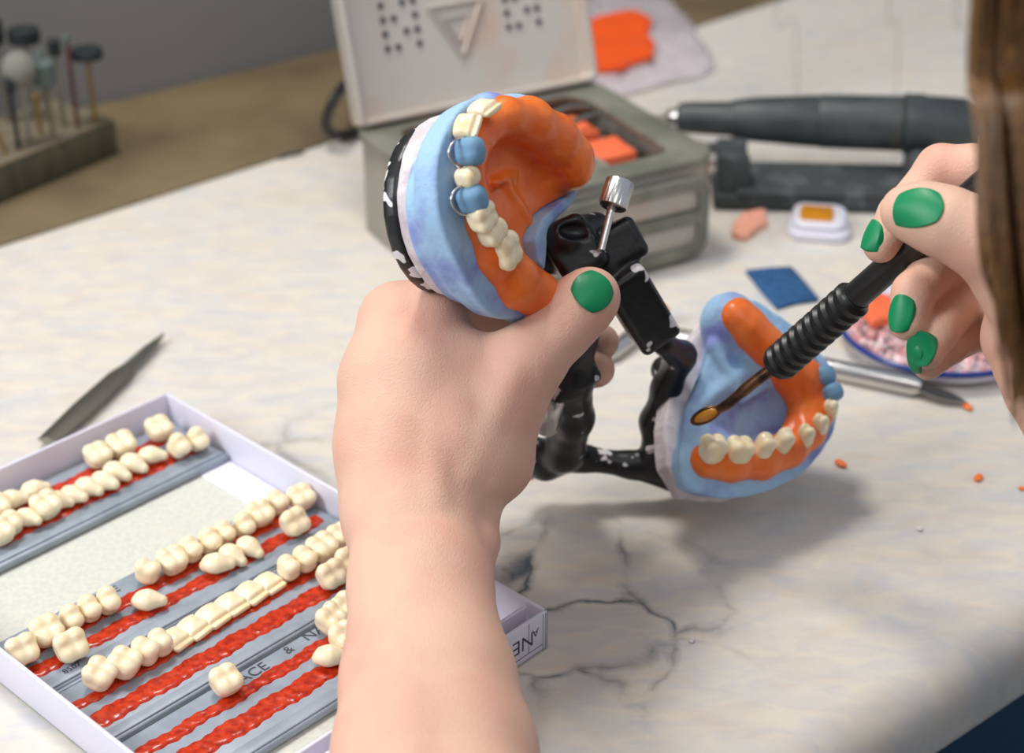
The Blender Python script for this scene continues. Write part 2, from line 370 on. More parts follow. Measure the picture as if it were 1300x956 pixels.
# ------------------------------------------------------------------ setting: wall, floor, worktop, back ledge, cabinet
up = np.array([0, 0, 1.])
wA, wB = P(130, 130), P(430, 60); wd = (wB-wA)/np.linalg.norm(wB-wA); wn_ = np.array([-wd[1], wd[0], 0])
o = MB().box(wA-wd*1.6-up*.75, wd*4.2, wn_*.08, up*2.6).build('wall_back', M['wall'], smooth=False); tag(o, kind='structure')
o = MB().box((-3, -1.5, -.80), (6, 0, 0), (0, 5, 0), (0, 0, .05)).build('floor', M['floor'], smooth=False); tag(o, kind='structure')
eA, eB = P(1091, 866), P(1300, 737); ed = (eB-eA)/np.linalg.norm(eB-eA); en = np.array([ed[1], -ed[0], 0])    # en: out of the front edge
# worktop profile (distance along en from the edge line, z), rounded nose
prof = [(None, 0)]+[(.0+.020*math.sin(a), -.020+.020*math.cos(a)) for a in np.linspace(0, math.pi/2, 9)]+[(.020, -.030)]+[(.016+.004*math.cos(a), -.030-.006*math.sin(a)) for a in np.linspace(.3, math.pi/2, 3)]+[(None, -.036)]
V = []; Fc = []; n = len(prof)
for t in (-1.3, 1.6):
    for a, z in prof:
        if a is None:                                     # back edge: stops just short of the wall
            q = eA+ed*t; a = -((wA-wn_*.004-q) @ wn_)/(-(en @ wn_)) if False else ((wA-wn_*.004-q) @ wn_)/(en @ wn_)
        V.append(eA+ed*t+en*a+up*z)
Fc = [tuple(range(n)), tuple(range(2*n-1, n-1, -1))]+[(i, (i+1) % n, (i+1) % n+n, i+n) for i in range(n)]
o = fix(obj('marble_worktop', V, Fc, M['marble'])); o.data.set_sharp_from_angle(angle=math.radians(40))
tag(o, 'cream veined marble worktop with a rounded front edge, under everything', 'worktop')
bA, bB = P(0, 305, .004), P(430, 170, .004); bd = (bB-bA)/np.linalg.norm(bB-bA); bn = np.array([-bd[1], bd[0], 0])
cut = lambda p, d: p+d*0
V = [bA-bd*1.0, bA+bd*1.6, wA+wd*1.75-wn_*.005, wA-wd*1.3-wn_*.005]
o = MB().prism([(v[0], v[1]) for v in V], .0002, .0014).build('back_ledge', M['brown'], bev=.0005); tag(o, 'brown stone ledge running along the foot of the grey wall', 'ledge')
c0 = eA-en*.06
o = MB().box(c0-ed*.3-up*.75, ed*1.5, -en*.5, up*.712).build('navy_cabinet', M['navy'], bev=.002)
cab = o; tag(o, 'navy cabinet under the front edge of the marble worktop', 'cabinet')
MB().box(c0-ed*.3-up*.075+en*0.0005, ed*1.5, en*.004, up*.004).build('blue_trim', M['blueline'], cab)

# ------------------------------------------------------------------ denture teeth prototypes (mm, z up, base at 0)
def tooth_mesh(kind, seed=0):
    h = .38; v = Vol((-8, -8, -2), (8, 8, 12), h); r = np.random.RandomState(seed)
    if kind == 'molar':
        v.box((0, 0, 3.6), (4.6, 4.6, 3.4), rd=2.9, k=0); v.ell((0, 0, 1.6), (3.7, 3.5, 2.2), k=2)
        for x, y in ((-2.0, -2.1), (2.0, -2.0), (-1.9, 2.0), (2.1, 2.1)): v.ell((x+r.normal()*.2, y, 5.6), (2.7, 2.7, 2.0), k=1.6)
        v.cap((-3.6, 0, 8.3), (3.6, .2, 8.3), .8, .8, 1.6, 's'); v.cap((0, -4.6, 8.4), (.2, 4.6, 8.4), .7, .7, 1.6, 's')
    elif kind == 'premolar':
        v.box((0, 0, 3.6), (3.4, 4.0, 3.4), rd=2.6, k=0); v.ell((0, 0, 1.4), (2.9, 3.1, 2.2), k=2)
        for y in (-2.1, 2.0): v.ell((0, y, 5.8), (2.8, 2.4, 2.1), k=1.4)
        v.cap((-3.2, 0, 8.6), (3.2, 0, 8.6), .9, .9, 1.2, 's')
    elif kind == 'canine':                               # lies on its back, tip along -y
        v.ell((0, 1.2, 2.5), (3.8, 4.2, 2.7), k=0); v.cap((0, 0, 2.6), (0, -4.0, 2.2), 3.3, 2.0, 2.0); v.cap((0, 3, 2.2), (0, 4.4, 1.6), 2.6, 1.6, 1.5)
    elif kind == 'incisor':                              # lies flat, incisal edge along -y
        v.box((0, .2, 1.9), (4.4, 5.0, 1.7), rd=1.5, k=0); v.ell((0, 2.2, 2.4), (3.8, 3.2, 2.0), k=1.5)
        v.box((0, -6.0, 4.7), (6, 4, 1.6), R=[[1, 0, 0], [0, math.cos(.28), -math.sin(.28)], [0, math.sin(.28), math.cos(.28)]], rd=.2, k=.8, op='s')
    v.noise(.12, .8, seed)
    V, Q = v.mesh(); V[:, 2] -= V[:, 2].min()
    me = bpy.data.meshes.new('denture_tooth_'+kind); me.from_pydata([tuple(x) for x in V/1000.], [], [tuple(map(int, q)) for q in Q]); me.update()
    me.polygons.foreach_set('use_smooth', [True]*len(me.polygons)); me.materials.append(M['tooth'])
    bm = bmesh.new(); bm.from_mesh(me); bmesh.ops.recalc_face_normals(bm, faces=bm.faces); bm.to_mesh(me); bm.free()
    return me
TM = {k: [tooth_mesh(k, s) for s in (1, 2)] for k in ('molar', 'premolar', 'canine', 'incisor')}

# ------------------------------------------------------------------ cardboard box with trays and teeth
BO = P(212, 497, .0175); BO[2] = 0
bA3 = np.array([.689, .724, 0]); bA3 /= np.linalg.norm(bA3); bB3 = np.array([bA3[1], -bA3[0], 0])
def BX(a, b, z=0.): return BO+bA3*a/1000+bB3*b/1000+up*z
def bbox(mb, a0, a1, b0, b1, z0, z1): return mb.box(BX(a0, b0, z0), bA3*(a1-a0)/1000, bB3*(b1-b0)/1000, up*(z1-z0)); 
W_, L_, HT = -147, 223, .0175
box = empty('cardboard_box', BX(-73, 111), 0, label='open white cardboard box holding grey trays of false teeth', cat='box')
bbox(MB(), W_, 0, 0, L_, 0.0002, .0016).build('box_bottom', M['paper'], box, smooth=False)
for nm, r in (('side_wall', (W_, 0, 0, 1.6)), ('side_wall', (-1.6, 0, 0, L_)), ('side_wall', (W_, W_+1.6, 0, L_)), ('front_wall', (W_, 0, L_-1.6, L_)), ('inner_wall', (W_+1.7, -2.5, L_-9.5, L_-8.0))):
    o = bbox(MB(), r[0], r[1], r[2], r[3], .0004, HT if nm != 'inner_wall' else HT-.0012).build(nm, M['card'], box, bev=.0005)
bbox(MB(), -17, -1.8, 43, 205, .0016, .0021).build('bottom_flap', M['flap'], box)
bbox(MB(), -13, -0.6, 0, 40, .0016, .0019)
# pink print line on the outside of the long wall, printed frame and words on the front wall
bbox(MB(), 0.02, .12, 28, 52, HT-.0022, HT-.0006).build('pink_print', M['pink'], box, smooth=False)
def text(body, size, origin, xdir, ydir, m, parent, name='lettering', align='CENTER', ext=.00002):
    c = bpy.data.curves.new(name, 'FONT'); c.body = body; c.size = size; c.align_x = align; c.align_y = 'CENTER'; c.extrude = ext; c.materials.append(m)
    o = bpy.data.objects.new(name, c); C.objects.link(o); x = Vector(xdir).normalized(); y = Vector(ydir).normalized(); z = x.cross(y)
    mw = Matrix((x, y, z)).transposed().to_4x4(); mw.translation = Vector(origin)
    bpy.context.view_layer.update(); me = bpy.data.meshes.new_from_object(o.evaluated_get(bpy.context.evaluated_depsgraph_get())); bpy.data.objects.remove(o)
    o = bpy.data.objects.new(name, me); C.objects.link(o)
    if not me.materials: me.materials.append(m)
    if parent: o.parent = parent; bpy.context.view_layer.update(); o.matrix_parent_inverse = parent.matrix_world.inverted()
    o.matrix_world = mw; return o
fz = L_+.03
text('NEW', .0086, BX(-17.5, fz, .0098), -bA3, -up, M['ink'], box)
text('A', .0050, BX(-6.6, fz, .0112), -bA3, -up, M['ink'], box)
mb = MB()
for a0, a1, z0, z1 in ((-145, -2.6, .0036, .0039), (-10.2, -9.95, .0036, .0170), (-2.8, -2.6, .0006, .0170), (-1.6, -1.4, .0006, .0170)): bbox(mb, a0, a1, L_, L_+.04, z0, z1)
mb.build('print_lines', M['ink'], box, smooth=False)

def tray(b0, b1, label, strips, a0=-144.5, a1=-2.0, grooves=()):
    t = empty('tooth_tray', BX(-73, (b0+b1)/2, .0018), 0, label=label, cat='tray', group='grey plastic tooth trays in the cardboard box')
    mb = MB(); bbox(mb, a0, a1, b0, b1, .0022, .0052)
    p = mb.build('tray_plate', M['tray'], t, bev=.0008)
    mb = MB()
    for g0, g1, zz in grooves: bbox(mb, a0+1, a1-1, g0, g1, .0050, zz)
    if grooves: mb.build('raised_ledge', M['tray'], t, bev=.0004)
    for s0, s1, sa0, sa1 in strips:
        na = int((sa1-sa0)/.8); nb = 10; V = []; Fc = []
        for i in range(na+1):
            a = sa0+(sa1-sa0)*i/na; w0 = s0+.5*math.sin(a*.35+s0)+.3*math.sin(a*1.3); w1 = s1+.5*math.sin(a*.27+2+s1)+.35*math.sin(a*1.1+1)
            for j in range(nb+1):
                u = j/nb; e = 1-(2*u-1)**6; z = .0047+e*(.0012+.00012*rng.rand()+.00015*math.sin(a*.9+3*math.sin(a*.37))*math.sin(j*.9+a*.11))
                V.append(BX(a, w0+(w1-w0)*u, z))
        for i in range(na):
            for j in range(nb): k = i*(nb+1)+j; Fc.append((k, k+1, k+nb+2, k+nb+1))
        k0 = len(V); 
        fix(obj('wax_strip', V, Fc, M['redwax'], t))
    return t
tray(4, 43.5, 'grey tray along the far wall of the box, two crowded rows of teeth', [(10, 17.5, -142, -10), (23.5, 33, -142, -5)], grooves=((38, 41.5, .0060), (18.8, 20.2, .0058)))
t2 = tray(82.5, 119.5, 'grey tray just in front of the empty grey board, teeth in two rows', [(92.5, 99.5, -143, -8), (103.0, 110.6, -143, -7)], grooves=((113.5, 118.8, .0060),))
t3 = tray(120, 156, 'grey tray with a long run of overlapping front teeth', [(129.5, 135, -143, -4), (139, 148.5, -143, -4)], grooves=((121, 122.2, .0057), (150.5, 155, .0060)))
t4 = tray(158, 195, 'grey tray nearest the front wall of the box, ragged red wax', [(164.5, 171, -143, -4), (175, 185, -143, -4)], grooves=((189, 194, .0060),))
for s_, a, b, sz in (('ACE', -94, 87, .0058), ('8507', -128, 114.8, .0036)): text(s_, sz, BX(a, b, .00535 if b < 100 else .0061), bA3, -bB3, M['ink'], t2)
for s_, a, b, sz in (('A', -72.5, 124.8, .0050),): text(s_, sz, BX(a, b, .00535), bA3, -bB3, M['ink'], t3)
for s_, a, b, sz in (('ACE', -85.5, 162, .0066), ('&', -68.8, 161.2, .0056), ('NAP', -54.5, 160.4, .0066)): text(s_, sz, BX(a, b, .00535), bA3, -bB3, M['ink'], t4)

ORD = 'first second third fourth fifth sixth seventh eighth ninth tenth eleventh twelfth thirteenth fourteenth fifteenth'.split()
DESC = {'molar': 'broad cream molar', 'premolar': 'cream premolar', 'canine': 'pointed cream canine', 'incisor': 'flat cream incisor'}
def teeth(rows, rowname, group):
    rows = sorted(rows, key=lambda q: -q[0])
    for i, (a, b, kd, rz, tilt) in enumerate(rows):
        o = bpy.data.objects.new('denture_tooth', TM[kd][i % 2]); C.objects.link(o)
        s = 1.10+rng.uniform(-.05, .05)
        yb = Vector(-bB3); xb = Vector(bA3)
        base = Matrix((xb, yb, Vector((0, 0, 1)))).transposed().to_4x4()
        mw = base @ Matrix.Rotation(math.radians(rz+rng.uniform(-7, 7)), 4, 'Z') @ Matrix.Rotation(math.radians(tilt), 4, 'X') @ Matrix.Diagonal((s, s, s, 1))
        zmin = min((mw @ v.co).z for v in o.data.vertices)
        mw.translation = Vector(BX(a, b, .0057-zmin)); o.matrix_world = mw
        tag(o, '%s, %s from the right in the %s' % (DESC[kd], ORD[i], rowname), 'denture tooth', group)
m_, p_, c_, i_ = 'molar', 'premolar', 'canine', 'incisor'
teeth([(-14.9, 11.8, m_, 0, 20), (-33.5, 11.3, m_, 0, 15), (-44.9, 10.9, m_, 0, 15), (-75.6, 12.8, c_, 70, 0), (-86.0, 13.1, c_, 60, 0), (-95, 13.8, m_, 0, 15)], 'far row of the far-wall tray', 'teeth in the far row of the far-wall tray')
teeth([(-9.3, 28.9, p_, 5, 40), (-18.2, 27.7, p_, 10, 35), (-28.0, 26.2, c_, 40, 0), (-37.3, 25.6, c_, 25, 10), (-45.8, 25.9, c_, 15, 8), (-53.3, 28.7, c_, 20, 0), (-60.3, 27.0, c_, 30, 8), (-67.5, 27.7, c_, 30, 0), (-74, 26.2, c_, 40, 8), (-81, 26.7, m_, 0, 20), (-89.1, 28.3, c_, 25, 0), (-96.3, 27.0, p_, 0, 20), (-103.6, 29.1, m_, 0, 20)], 'near row of the far-wall tray', 'teeth in the near row of the far-wall tray')
teeth([(-137.5, 96.3, m_, 0, 45), (-125.6, 94.5, m_, 0, 30), (-115.1, 93.6, p_, 0, 35), (-107.5, 94.5, p_, 0, 25), (-99.8, 95.1, p_, 0, 30), (-79.6, 92.2, p_, 20, 10), (-68.6, 93.0, m_, 0, 15), (-59.7, 92.4, p_, 0, 15), (-51.6, 93, p_, 0, 20), (-43.7, 92.3, p_, 0, 20), (-35.2, 92.5, p_, 0, 35), (-26.1, 91.7, m_, 0, 25), (-16.2, 91.2, p_, 0, 15), (-7.4, 95.1, m_, 0, 20)], 'far row beside the empty grey board', 'teeth in the far row beside the empty board')
teeth([(-124.5, 106.4, m_, 0, 48), (-88.5, 106.4, c_, 45, 0), (-57.2, 106.6, c_, 45, 0), (-49.7, 105.5, c_, 15, 12), (-41.8, 105.9, c_, 10, 14), (-20.9, 104.6, m_, 0, 48)], 'near row beside the empty grey board', 'teeth in the near row beside the empty board')
teeth([(-127.5, 128.7, m_, 20, 20), (-117.7, 130.2, m_, 30, 15), (-108.6, 130.4, p_, 20, 10), (-101.5, 130.1, p_, 0, 10), (-94.4, 130.6, i_, 12, 0), (-86.0, 130.2, i_, 10, 0), (-77.2, 129.6, i_, 8, 0), (-68.0, 129.0, i_, 8, 0), (-58.9, 128.8, i_, 8, 0), (-50.3, 128.8, i_, 10, 0), (-41.4, 128.4, p_, 0, 10), (-34.0, 128.9, p_, 0, 10), (-24.4, 128.0, m_, 0, 10), (-14.0, 127.5, m_, 0, 10)], 'far row of the overlapping-teeth tray', 'teeth in the far row of the overlapping tray')
teeth([(-33.8, 141.0, m_, 0, 45), (-22.9, 140.0, m_, 0, 40)], 'near row of the overlapping-teeth tray', 'teeth in the near row of the overlapping tray')
teeth([(-98.6, 162.0, m_, 0, 25), (-52.0, 162.6, m_, 20, 25), (-43.6, 162.3, m_, 10, 15)], 'far row of the nearest tray', 'teeth in the far row of the nearest tray')
teeth([(-64.0, 178.7, c_, 50, 0), (-54.9, 174.2, m_, 0, 20)], 'near row of the nearest tray', 'teeth in the near row of the nearest tray')

# ------------------------------------------------------------------ upper model (held in the hand)
UF = mkframe(661, 228, 580, (70, -160, 127), (-78, -135, -127))
def ud(px, py, z): return UF.inv(px, py, z)
ART = CM(755, 330, 630)
artic = empty('dental_articulator', CAMF.world(CM(700, 588, 705)), 0, label='black metal articulator with plaster splashes and steel thumbscrews, gripped in the left hand', cat='articulator')
ucast = empty('upper_dental_cast', UF.world((0, -10, -30)), 0, label='blue plaster upper cast held up in the left hand, round base on the left', cat='dental cast')
outline = [(-22, -42), (-31, -33), (-35, -17), (-34, 4), (-30, 16), (-19, 26.5), (-4, 29.5), (12, 26), (25, 15), (34, 0), (43, -17), (48, -40), (40, -46), (20, -40), (6, -46), (-8, -52)]
v = Vol((-42, -60, -34), (60, 42, 4), .7)
base = [(-22, -36), (-30, -22), (-32, -5), (-29, 7), (-21, 16), (-8, 20), (8, 19), (19, 11), (26, 0), (30, -14), (28, -32), (14, -40), (-8, -42)]
sm = lambda pl: [tuple(q[:2]) for q in bez([(x, y, 0) for x, y in pl]+[(*pl[0], 0)], 4)[:-1]]
v.extr(sm(base), -29, -20, rd=1.5, k=0); v.extr(sm(outline), -23, -12, rd=2, k=5, taper=3)
ridge_n = [(ud(681, 375, -9.5), 8.6), (ud(648, 355, -10.5), 9.0), (ud(619, 318, -11.5), 8.6), (ud(603, 279, -12), 7.2), (ud(596, 245, -12), 5.8), (ud(590, 222, -12), 6.2), (ud(597, 190, -12), 5.5), (ud(616, 160, -12), 5.5), (ud(640, 148, -10), 6.5), (ud(672, 155, -9), 8.2), (ud(703, 176, -8.5), 8.5), (ud(722, 200, -8.5), 8.4), (ud(726, 214, -8.5), 7.6)]
v.chain([(p+np.array([0, 0, -6.0]), r+1.2) for p, r in ridge_n], 4)
PZ = []                                                  # palate outline, filled below
v.noise(.18, .3, 3)
UCV = v
v = Vol((-42, -50, -40), (42, 36, -25), .7)
circ = lambda cx, cy, r, n=28: [(cx+r*math.cos(a), cy+r*math.sin(a)) for a in np.linspace(0, 2*math.pi, n, endpoint=False)]
v.extr(circ(1, -10, 32.0), -34.5, -26, rd=2, k=0, taper=1); v.noise(.5, .35, 8)
sdfobj('mounting_plaster', v, UF, M['white'], ucast)
# blue abutment teeth standing up from the cast
def stub(frame, p, rx, ry, h, parent, m=M['bluetooth'], name='abutment_tooth', n_=None, rot=0):
    v = Vol((p[0]-8, p[1]-8, p[2]-4), (p[0]+8, p[1]+8, p[2]+h+4), .45)
    ca, sa = math.cos(rot), math.sin(rot); R = [[ca, sa, 0], [-sa, ca, 0], [0, 0, 1]]
    v.box((p[0], p[1], p[2]+h/2-1), (rx, ry, h/2+1), R=R, rd=min(rx, ry)*.75, k=0); v.ell((p[0], p[1], p[2]+h-1.8), (rx*.9, ry*.7, 2.4), R=R, k=1.5)
    v.noise(.2, .7, int(p[0]*7) % 50); return sdfobj(name, v, frame, m, parent)
stub(UF, ud(588, 193, -8), 4.5, 4.1, 7, ucast, rot=.8); stub(UF, ud(591, 254, -8), 4.6, 4.2, 7, ucast, rot=1.3)

uden = empty('upper_wax_denture', UF.world((0, 0, -10)), 0, label='orange wax upper denture with a row of set teeth, on the raised blue cast', cat='wax denture')
v = Vol((-40, -60, -26), (62, 42, 6), .6)
v.chain(ridge_n, 3)
pal = [ud(668, 392, -14)[:2]*1.0, ud(626, 330, -14)[:2], ud(606, 262, -14)[:2], ud(604, 200, -14)[:2], ud(625, 155, -14)[:2], ud(668, 150, -14)[:2], ud(728, 190, -14)[:2], ud(745, 228, -14)[:2], ud(712, 250, -14)[:2], ud(684, 275, -14)[:2], ud(672, 305, -14)[:2], ud(678, 335, -14)[:2], ud(702, 366, -14)[:2]]
wn = v.win((-40, -60, -26), (62, 42, 0), 0); sl, (x, y, z) = wn
X2 = x[:, :, 0]+0*y[:, :, 0]; Y2 = y[:, :, 0]+0*x[:, :, 0]
d2 = sdpoly(X2, Y2, [tuple(p) for p in pal])[:, :, None]
dr = np.full(X2.shape, 99.)
for (a, ra), (b, rb) in zip(ridge_n[:-1], ridge_n[1:]):
    e = (b-a)[:2]; t = np.clip(((X2-a[0])*e[0]+(Y2-a[1])*e[1])/(e @ e), 0, 1); dr = np.minimum(dr, np.hypot(X2-a[0]-t*e[0], Y2-a[1]-t*e[1]))
zc = (-19+9*np.exp(-(dr/9.5)**2))[:, :, None]
v.mix(sl, np.maximum(d2, np.abs(z-zc)-2.2), 4)
rug = ud(640, 235, -13)
v.cap(ud(640, 235, -17.5), ud(676, 292, -18), 1.6, 1.3, 3); v.cap(ud(628, 232, -15), ud(650, 222, -17), 1.5, 1.2, 3)
v.noise(.3, .3, 4).noise(.14, .9, 5)
sdfobj('wax_base', v, UF, M['wax'], uden)
v = UCV; wn = v.win((-40, -60, -26), (62, 42, 3), 0); sl, (x, y, z) = wn
X2 = x[:, :, 0]+0*y[:, :, 0]; Y2 = y[:, :, 0]+0*x[:, :, 0]
d2 = sdpoly(X2, Y2, [tuple(p) for p in pal])[:, :, None]
dr = np.full(X2.shape, 99.)
for (a, ra), (b, rb) in zip(ridge_n[:-1], ridge_n[1:]):
    e = (b-a)[:2]; t = np.clip(((X2-a[0])*e[0]+(Y2-a[1])*e[1])/(e @ e), 0, 1); dr = np.minimum(dr, np.hypot(X2-a[0]-t*e[0], Y2-a[1]-t*e[1]))
zc = (-19+9*np.exp(-(dr/9.5)**2))[:, :, None]
v.mix(sl, np.maximum(d2-.5, zc+.8-z), 1, 's')
sdfobj('plaster_cast', v, UF, M['blue'], ucast)
def set_tooth(frame, parent, kind, p, ang, sc_, zoff=0, tilt=0, m=0, name='tooth'):
    me = TM[kind][m]; V = np.array([v.co for v in me.vertices])*1000*np.array(sc_)
    if kind in ('incisor', 'canine'): V = V[:, [0, 2, 1]]*[1, 1, -1]         # stand up: edge to +z, face to +y
    V[:, 2] -= V[:, 2].max()
    ct, st = math.cos(tilt), math.sin(tilt); V = V @ np.array([[1, 0, 0], [0, ct, st], [0, -st, ct]])
    ca, sa = math.cos(ang), math.sin(ang); V = V @ np.array([[ca, sa, 0], [-sa, ca, 0], [0, 0, 1]])+np.array([p[0], p[1], p[2]+zoff])
    o = fix(obj(name, frame.world(V), [tuple(f.vertices) for f in me.polygons], M['tooth'], parent)); return o
# molars then premolars, then front teeth; ang: direction of tooth row
set_tooth(UF, uden, 'molar', ud(656, 317, 0), 1.25, (1.25, 1.15, 1.1)); set_tooth(UF, uden, 'premolar', ud(639, 294, -.5), 1.35, (1.2, 1.2, 1.0)); set_tooth(UF, uden, 'molar', ud(625, 274, -.5), 1.3, (.95, 1.05, 1.0), m=1)
set_tooth(UF, uden, 'premolar', ud(606, 224, -2.5), 1.2, (1.0, .85, .9)); set_tooth(UF, uden, 'incisor', ud(632, 146, -2), -.35, (1.15, .9, 1.1), tilt=.1); set_tooth(UF, uden, 'incisor', ud(612, 165, -3), .2, (1.0, .85, 1.1), tilt=.1)
# wire clasps round the two blue abutments
for (cx, cy) in ((589, 193), (592, 253)):
    pts = [ud(cx+8, cy+16, -7), ud(cx-6, cy+19, -7.5), ud(cx-17, cy+8, -8), ud(cx-19, cy-3, -8), ud(cx-12, cy-14, -7.5), ud(cx+2, cy-19, -7)]
    MB().tube(UF.world(np.array(bez(pts, 8))), .00045, 8).build('wire_clasp', M['steel'], uden)

# ------------------------------------------------------------------ lower model
LF0 = mkframe(980, 500, 680, (30, -205, 89), (172, 12, 88)); LF = CamFrame(LF0.o, -LF0.M[0], LF0.M[1], -LF0.M[2])
def ld(px, py, z): return LF.inv(px, py, z)
lcast = empty('lower_dental_cast', LF.world((0, 0, -28)), 0, label='blue plaster lower cast resting on the marble at the right of the articulator', cat='dental cast')
v = Vol((-52, -60, -34), (56, 44, 4), .7)
lo = [ld(x, y, -13)[:2] for x, y in ((863, 585), (872, 620), (930, 634), (1000, 614), (1040, 582), (1062, 545), (1066, 500), (1055, 462), (1020, 420), (985, 395), (955, 378), (918, 378), (908, 400), (900, 440), (887, 480), (870, 525))]
lo = [tuple(q[:2]) for q in bez([(x, y, 0) for x, y in lo]+[(*lo[0], 0)], 4)[:-1]]
v.extr(lo, -25, -13, rd=2.0, k=0, taper=4)
lr = [(ld(896, 585, -11), 6.6), (ld(925, 588, -11), 7.2), (ld(965, 585, -11), 7.2), (ld(1000, 570, -11), 7), (ld(1026, 548, -11), 6.6), (ld(1040, 520, -11), 6.4), (ld(1036, 495, -10), 7.2), (ld(1018, 478, -9), 8), (ld(994, 460, -8), 8), (ld(966, 438, -7), 8.2), (ld(946, 418, -7), 8.8), (ld(934, 405, -7), 8.8)]
v.chain([(p+np.array([0, 0, -7]), r+1.5) for p, r in lr], 4)
v.chain([(p+np.array([-1.5, 0, -4.0]), r+1.8) for p, r in lr[-4:]], 3)
v.ell(ld(968, 530, -12), (13, 17, 9), k=5, op='s'); v.ell(ld(925, 520, -9), (9, 11, 7), k=4, op='s')
v.cap(ld(905, 440, -12), ld(935, 495, -12), 2.5, 2, 3); v.cap(ld(880, 520, -14), ld(960, 460, -12), 2, 2.5, 3); v.cap(ld(940, 510, -15), ld(985, 480, -14), 1.5, 1.2, 2)
v.noise(.45, .35, 13).noise(.25, .8, 14)
sdfobj('plaster_cast', v, LF, M['blue'], lcast)
v = Vol((-52, -66, -42), (52, 40, -22), .7)
wp = [ld(x, y, -23)[:2] for x, y in ((898, 405), (870, 440), (852, 485), (842, 540), (846, 592), (868, 628), (930, 632), (990, 600), (1015, 540), (1000, 450), (960, 395))]
v.extr(wp, -32, -21, rd=2, k=0); v.noise(.8, .3, 18)
sdfobj('mounting_plaster', v, LF, M['white'], lcast)
stub(LF, ld(1040, 480, -6), 4.0, 4.2, 7, lcast, rot=.3); stub(LF, ld(1049, 502, -6), 3.6, 4.0, 7.5, lcast, rot=.3); stub(LF, ld(1022, 466, -8), 3.2, 3.4, 6, lcast, rot=.3)
lden = empty('lower_wax_denture', LF.world((0, 0, -10)), 0, label='orange wax lower denture with a curved row of teeth, above the marble', cat='wax denture')
v = Vol((-45, -50, -22), (45, 46, 4), .6)
v.chain(lr, 3); v.chain([(ld(1010, 545, -12), 5), (ld(1022, 515, -12), 6), (ld(1010, 490, -12), 6), (ld(980, 470, -12), 5)], 4)
v.ell(ld(975, 525, -6), (12, 15, 7), k=3, op='s')
v.noise(.3, .3, 24).noise(.15, .9, 25)
sdfobj('wax_base', v, LF, M['wax'], lden)
for (x, y, kd, an, s_) in ((908, 566, m_, .05, (1.0, .95, 1.05)), (942, 568, m_, .0, (1.05, .95, 1.05)), (975, 563, p_, -.15, (1.0, .95, 1.05)), (1001, 557, p_, -.3, (.95, .95, 1.0)), (1023, 551, p_, .50, (.82, .75, 1.0)), (1040, 538, p_, .85, (.78, .7, 1.0)), (1052, 521, p_, 1.2, (.75, .65, 1.0))):
    # molar rows run along local Y: rotate so the wide axis follows the arch
    p = ld(x+3, y-10, 1.0); 
    if kd in (m_, p_): set_tooth(LF, lden, kd, p, math.pi/2+an, (s_[0], s_[1], s_[2]*1.25), tilt=-.65, m=1)
    else: set_tooth(LF, lden, kd, p, -math.pi/2+an-.15, (s_[0]*1.25, s_[1], s_[2]), tilt=.75)

# ------------------------------------------------------------------ articulator frame
v = Vol((-34, -42, -50), (32, 26, -32), .7)
v.extr(circ(-1, -9, 29), -40.5, -33.5, rd=2.5, k=0)
sdfobj('mounting_plate', v, UF, M['splat'], artic)
lo_ = CM(640, 200, 560); 
v = Vol(CM(640, 240, 560)-[30, 20, 10], CM(905, 640, 740)+[10, 10, 10], .8)
pc = UF.world((-1, -8, -42)); pcm = (pc-CAMO) @ CAMM.T*1000
v.chain([(pcm, 7), (CM(640, 330, 640), 7), (CM(720, 320, 640), 8)], 3)
dirv = lambda a, b: (dmm(b)-dmm(a))/np.linalg.norm(dmm(b)-dmm(a))
def fr(a, b, hint=(0, 0, -1)):
    x = dirv(a, b); z = dmm(hint)-x*(dmm(hint) @ x); z /= np.linalg.norm(z); return np.array([x, np.cross(z, x), z])
# hinge blocks
v.box(CM(728, 318, 628), (9, 11, 9), R=fr(CM(700, 330, 628), CM(745, 300, 628)), rd=3.5, k=2); v.box(CM(775, 318, 634), (8, 12, 9), R=fr(CM(765, 300, 634), CM(790, 345, 634)), rd=3, k=2)
v.cap(CM(715, 300, 622), CM(755, 290, 636), 6, 6, 2); v.cap(CM(790, 300, 640), CM(765, 345, 632), 6, 8, 2)
v.ell(CM(733, 292, 617), (6.5, 3.5, 5), k=1, op='s')
# thick arm
a, b = CM(788, 352, 630), CM(828, 418, 648); v.box((a+b)/2, (np.linalg.norm(b-a)/2+4, 8.3, 8), R=fr(a, b), rd=2.4, k=2)
v.chain([(CM(842, 436, 664), 4.6), (CM(864, 452, 680), 5.6), (CM(846, 492, 690), 5.5), (CM(831, 535, 700), 5.5), (CM(835, 575, 704), 6), (CM(862, 600, 706), 6)], 4)
# left post and bottom bar
v.chain([(CM(752, 372, 640), 8), (CM(728, 430, 645), 8), (CM(722, 478, 655), 9), (CM(728, 530, 675), 7.5), (CM(716, 572, 694), 8), (CM(692, 588, 702), 6), (CM(676, 572, 700), 6)], 4)
v.box(CM(722, 474, 655), (10, 8, 7), R=fr(CM(700, 480, 655), CM(750, 450, 655)), rd=2, k=2)
v.chain([(CM(692, 586, 702), 6), (CM(740, 582, 704), 5.0), (CM(800, 590, 706), 5.0), (CM(850, 602, 708), 6.5)], 4)
v.chain([(CM(845, 470, 700), 6), (CM(880, 520, 712), 6), (CM(858, 600, 710), 6)], 4)
sdfobj('hinged_frame', v, CAMF, M['splat2'], artic)

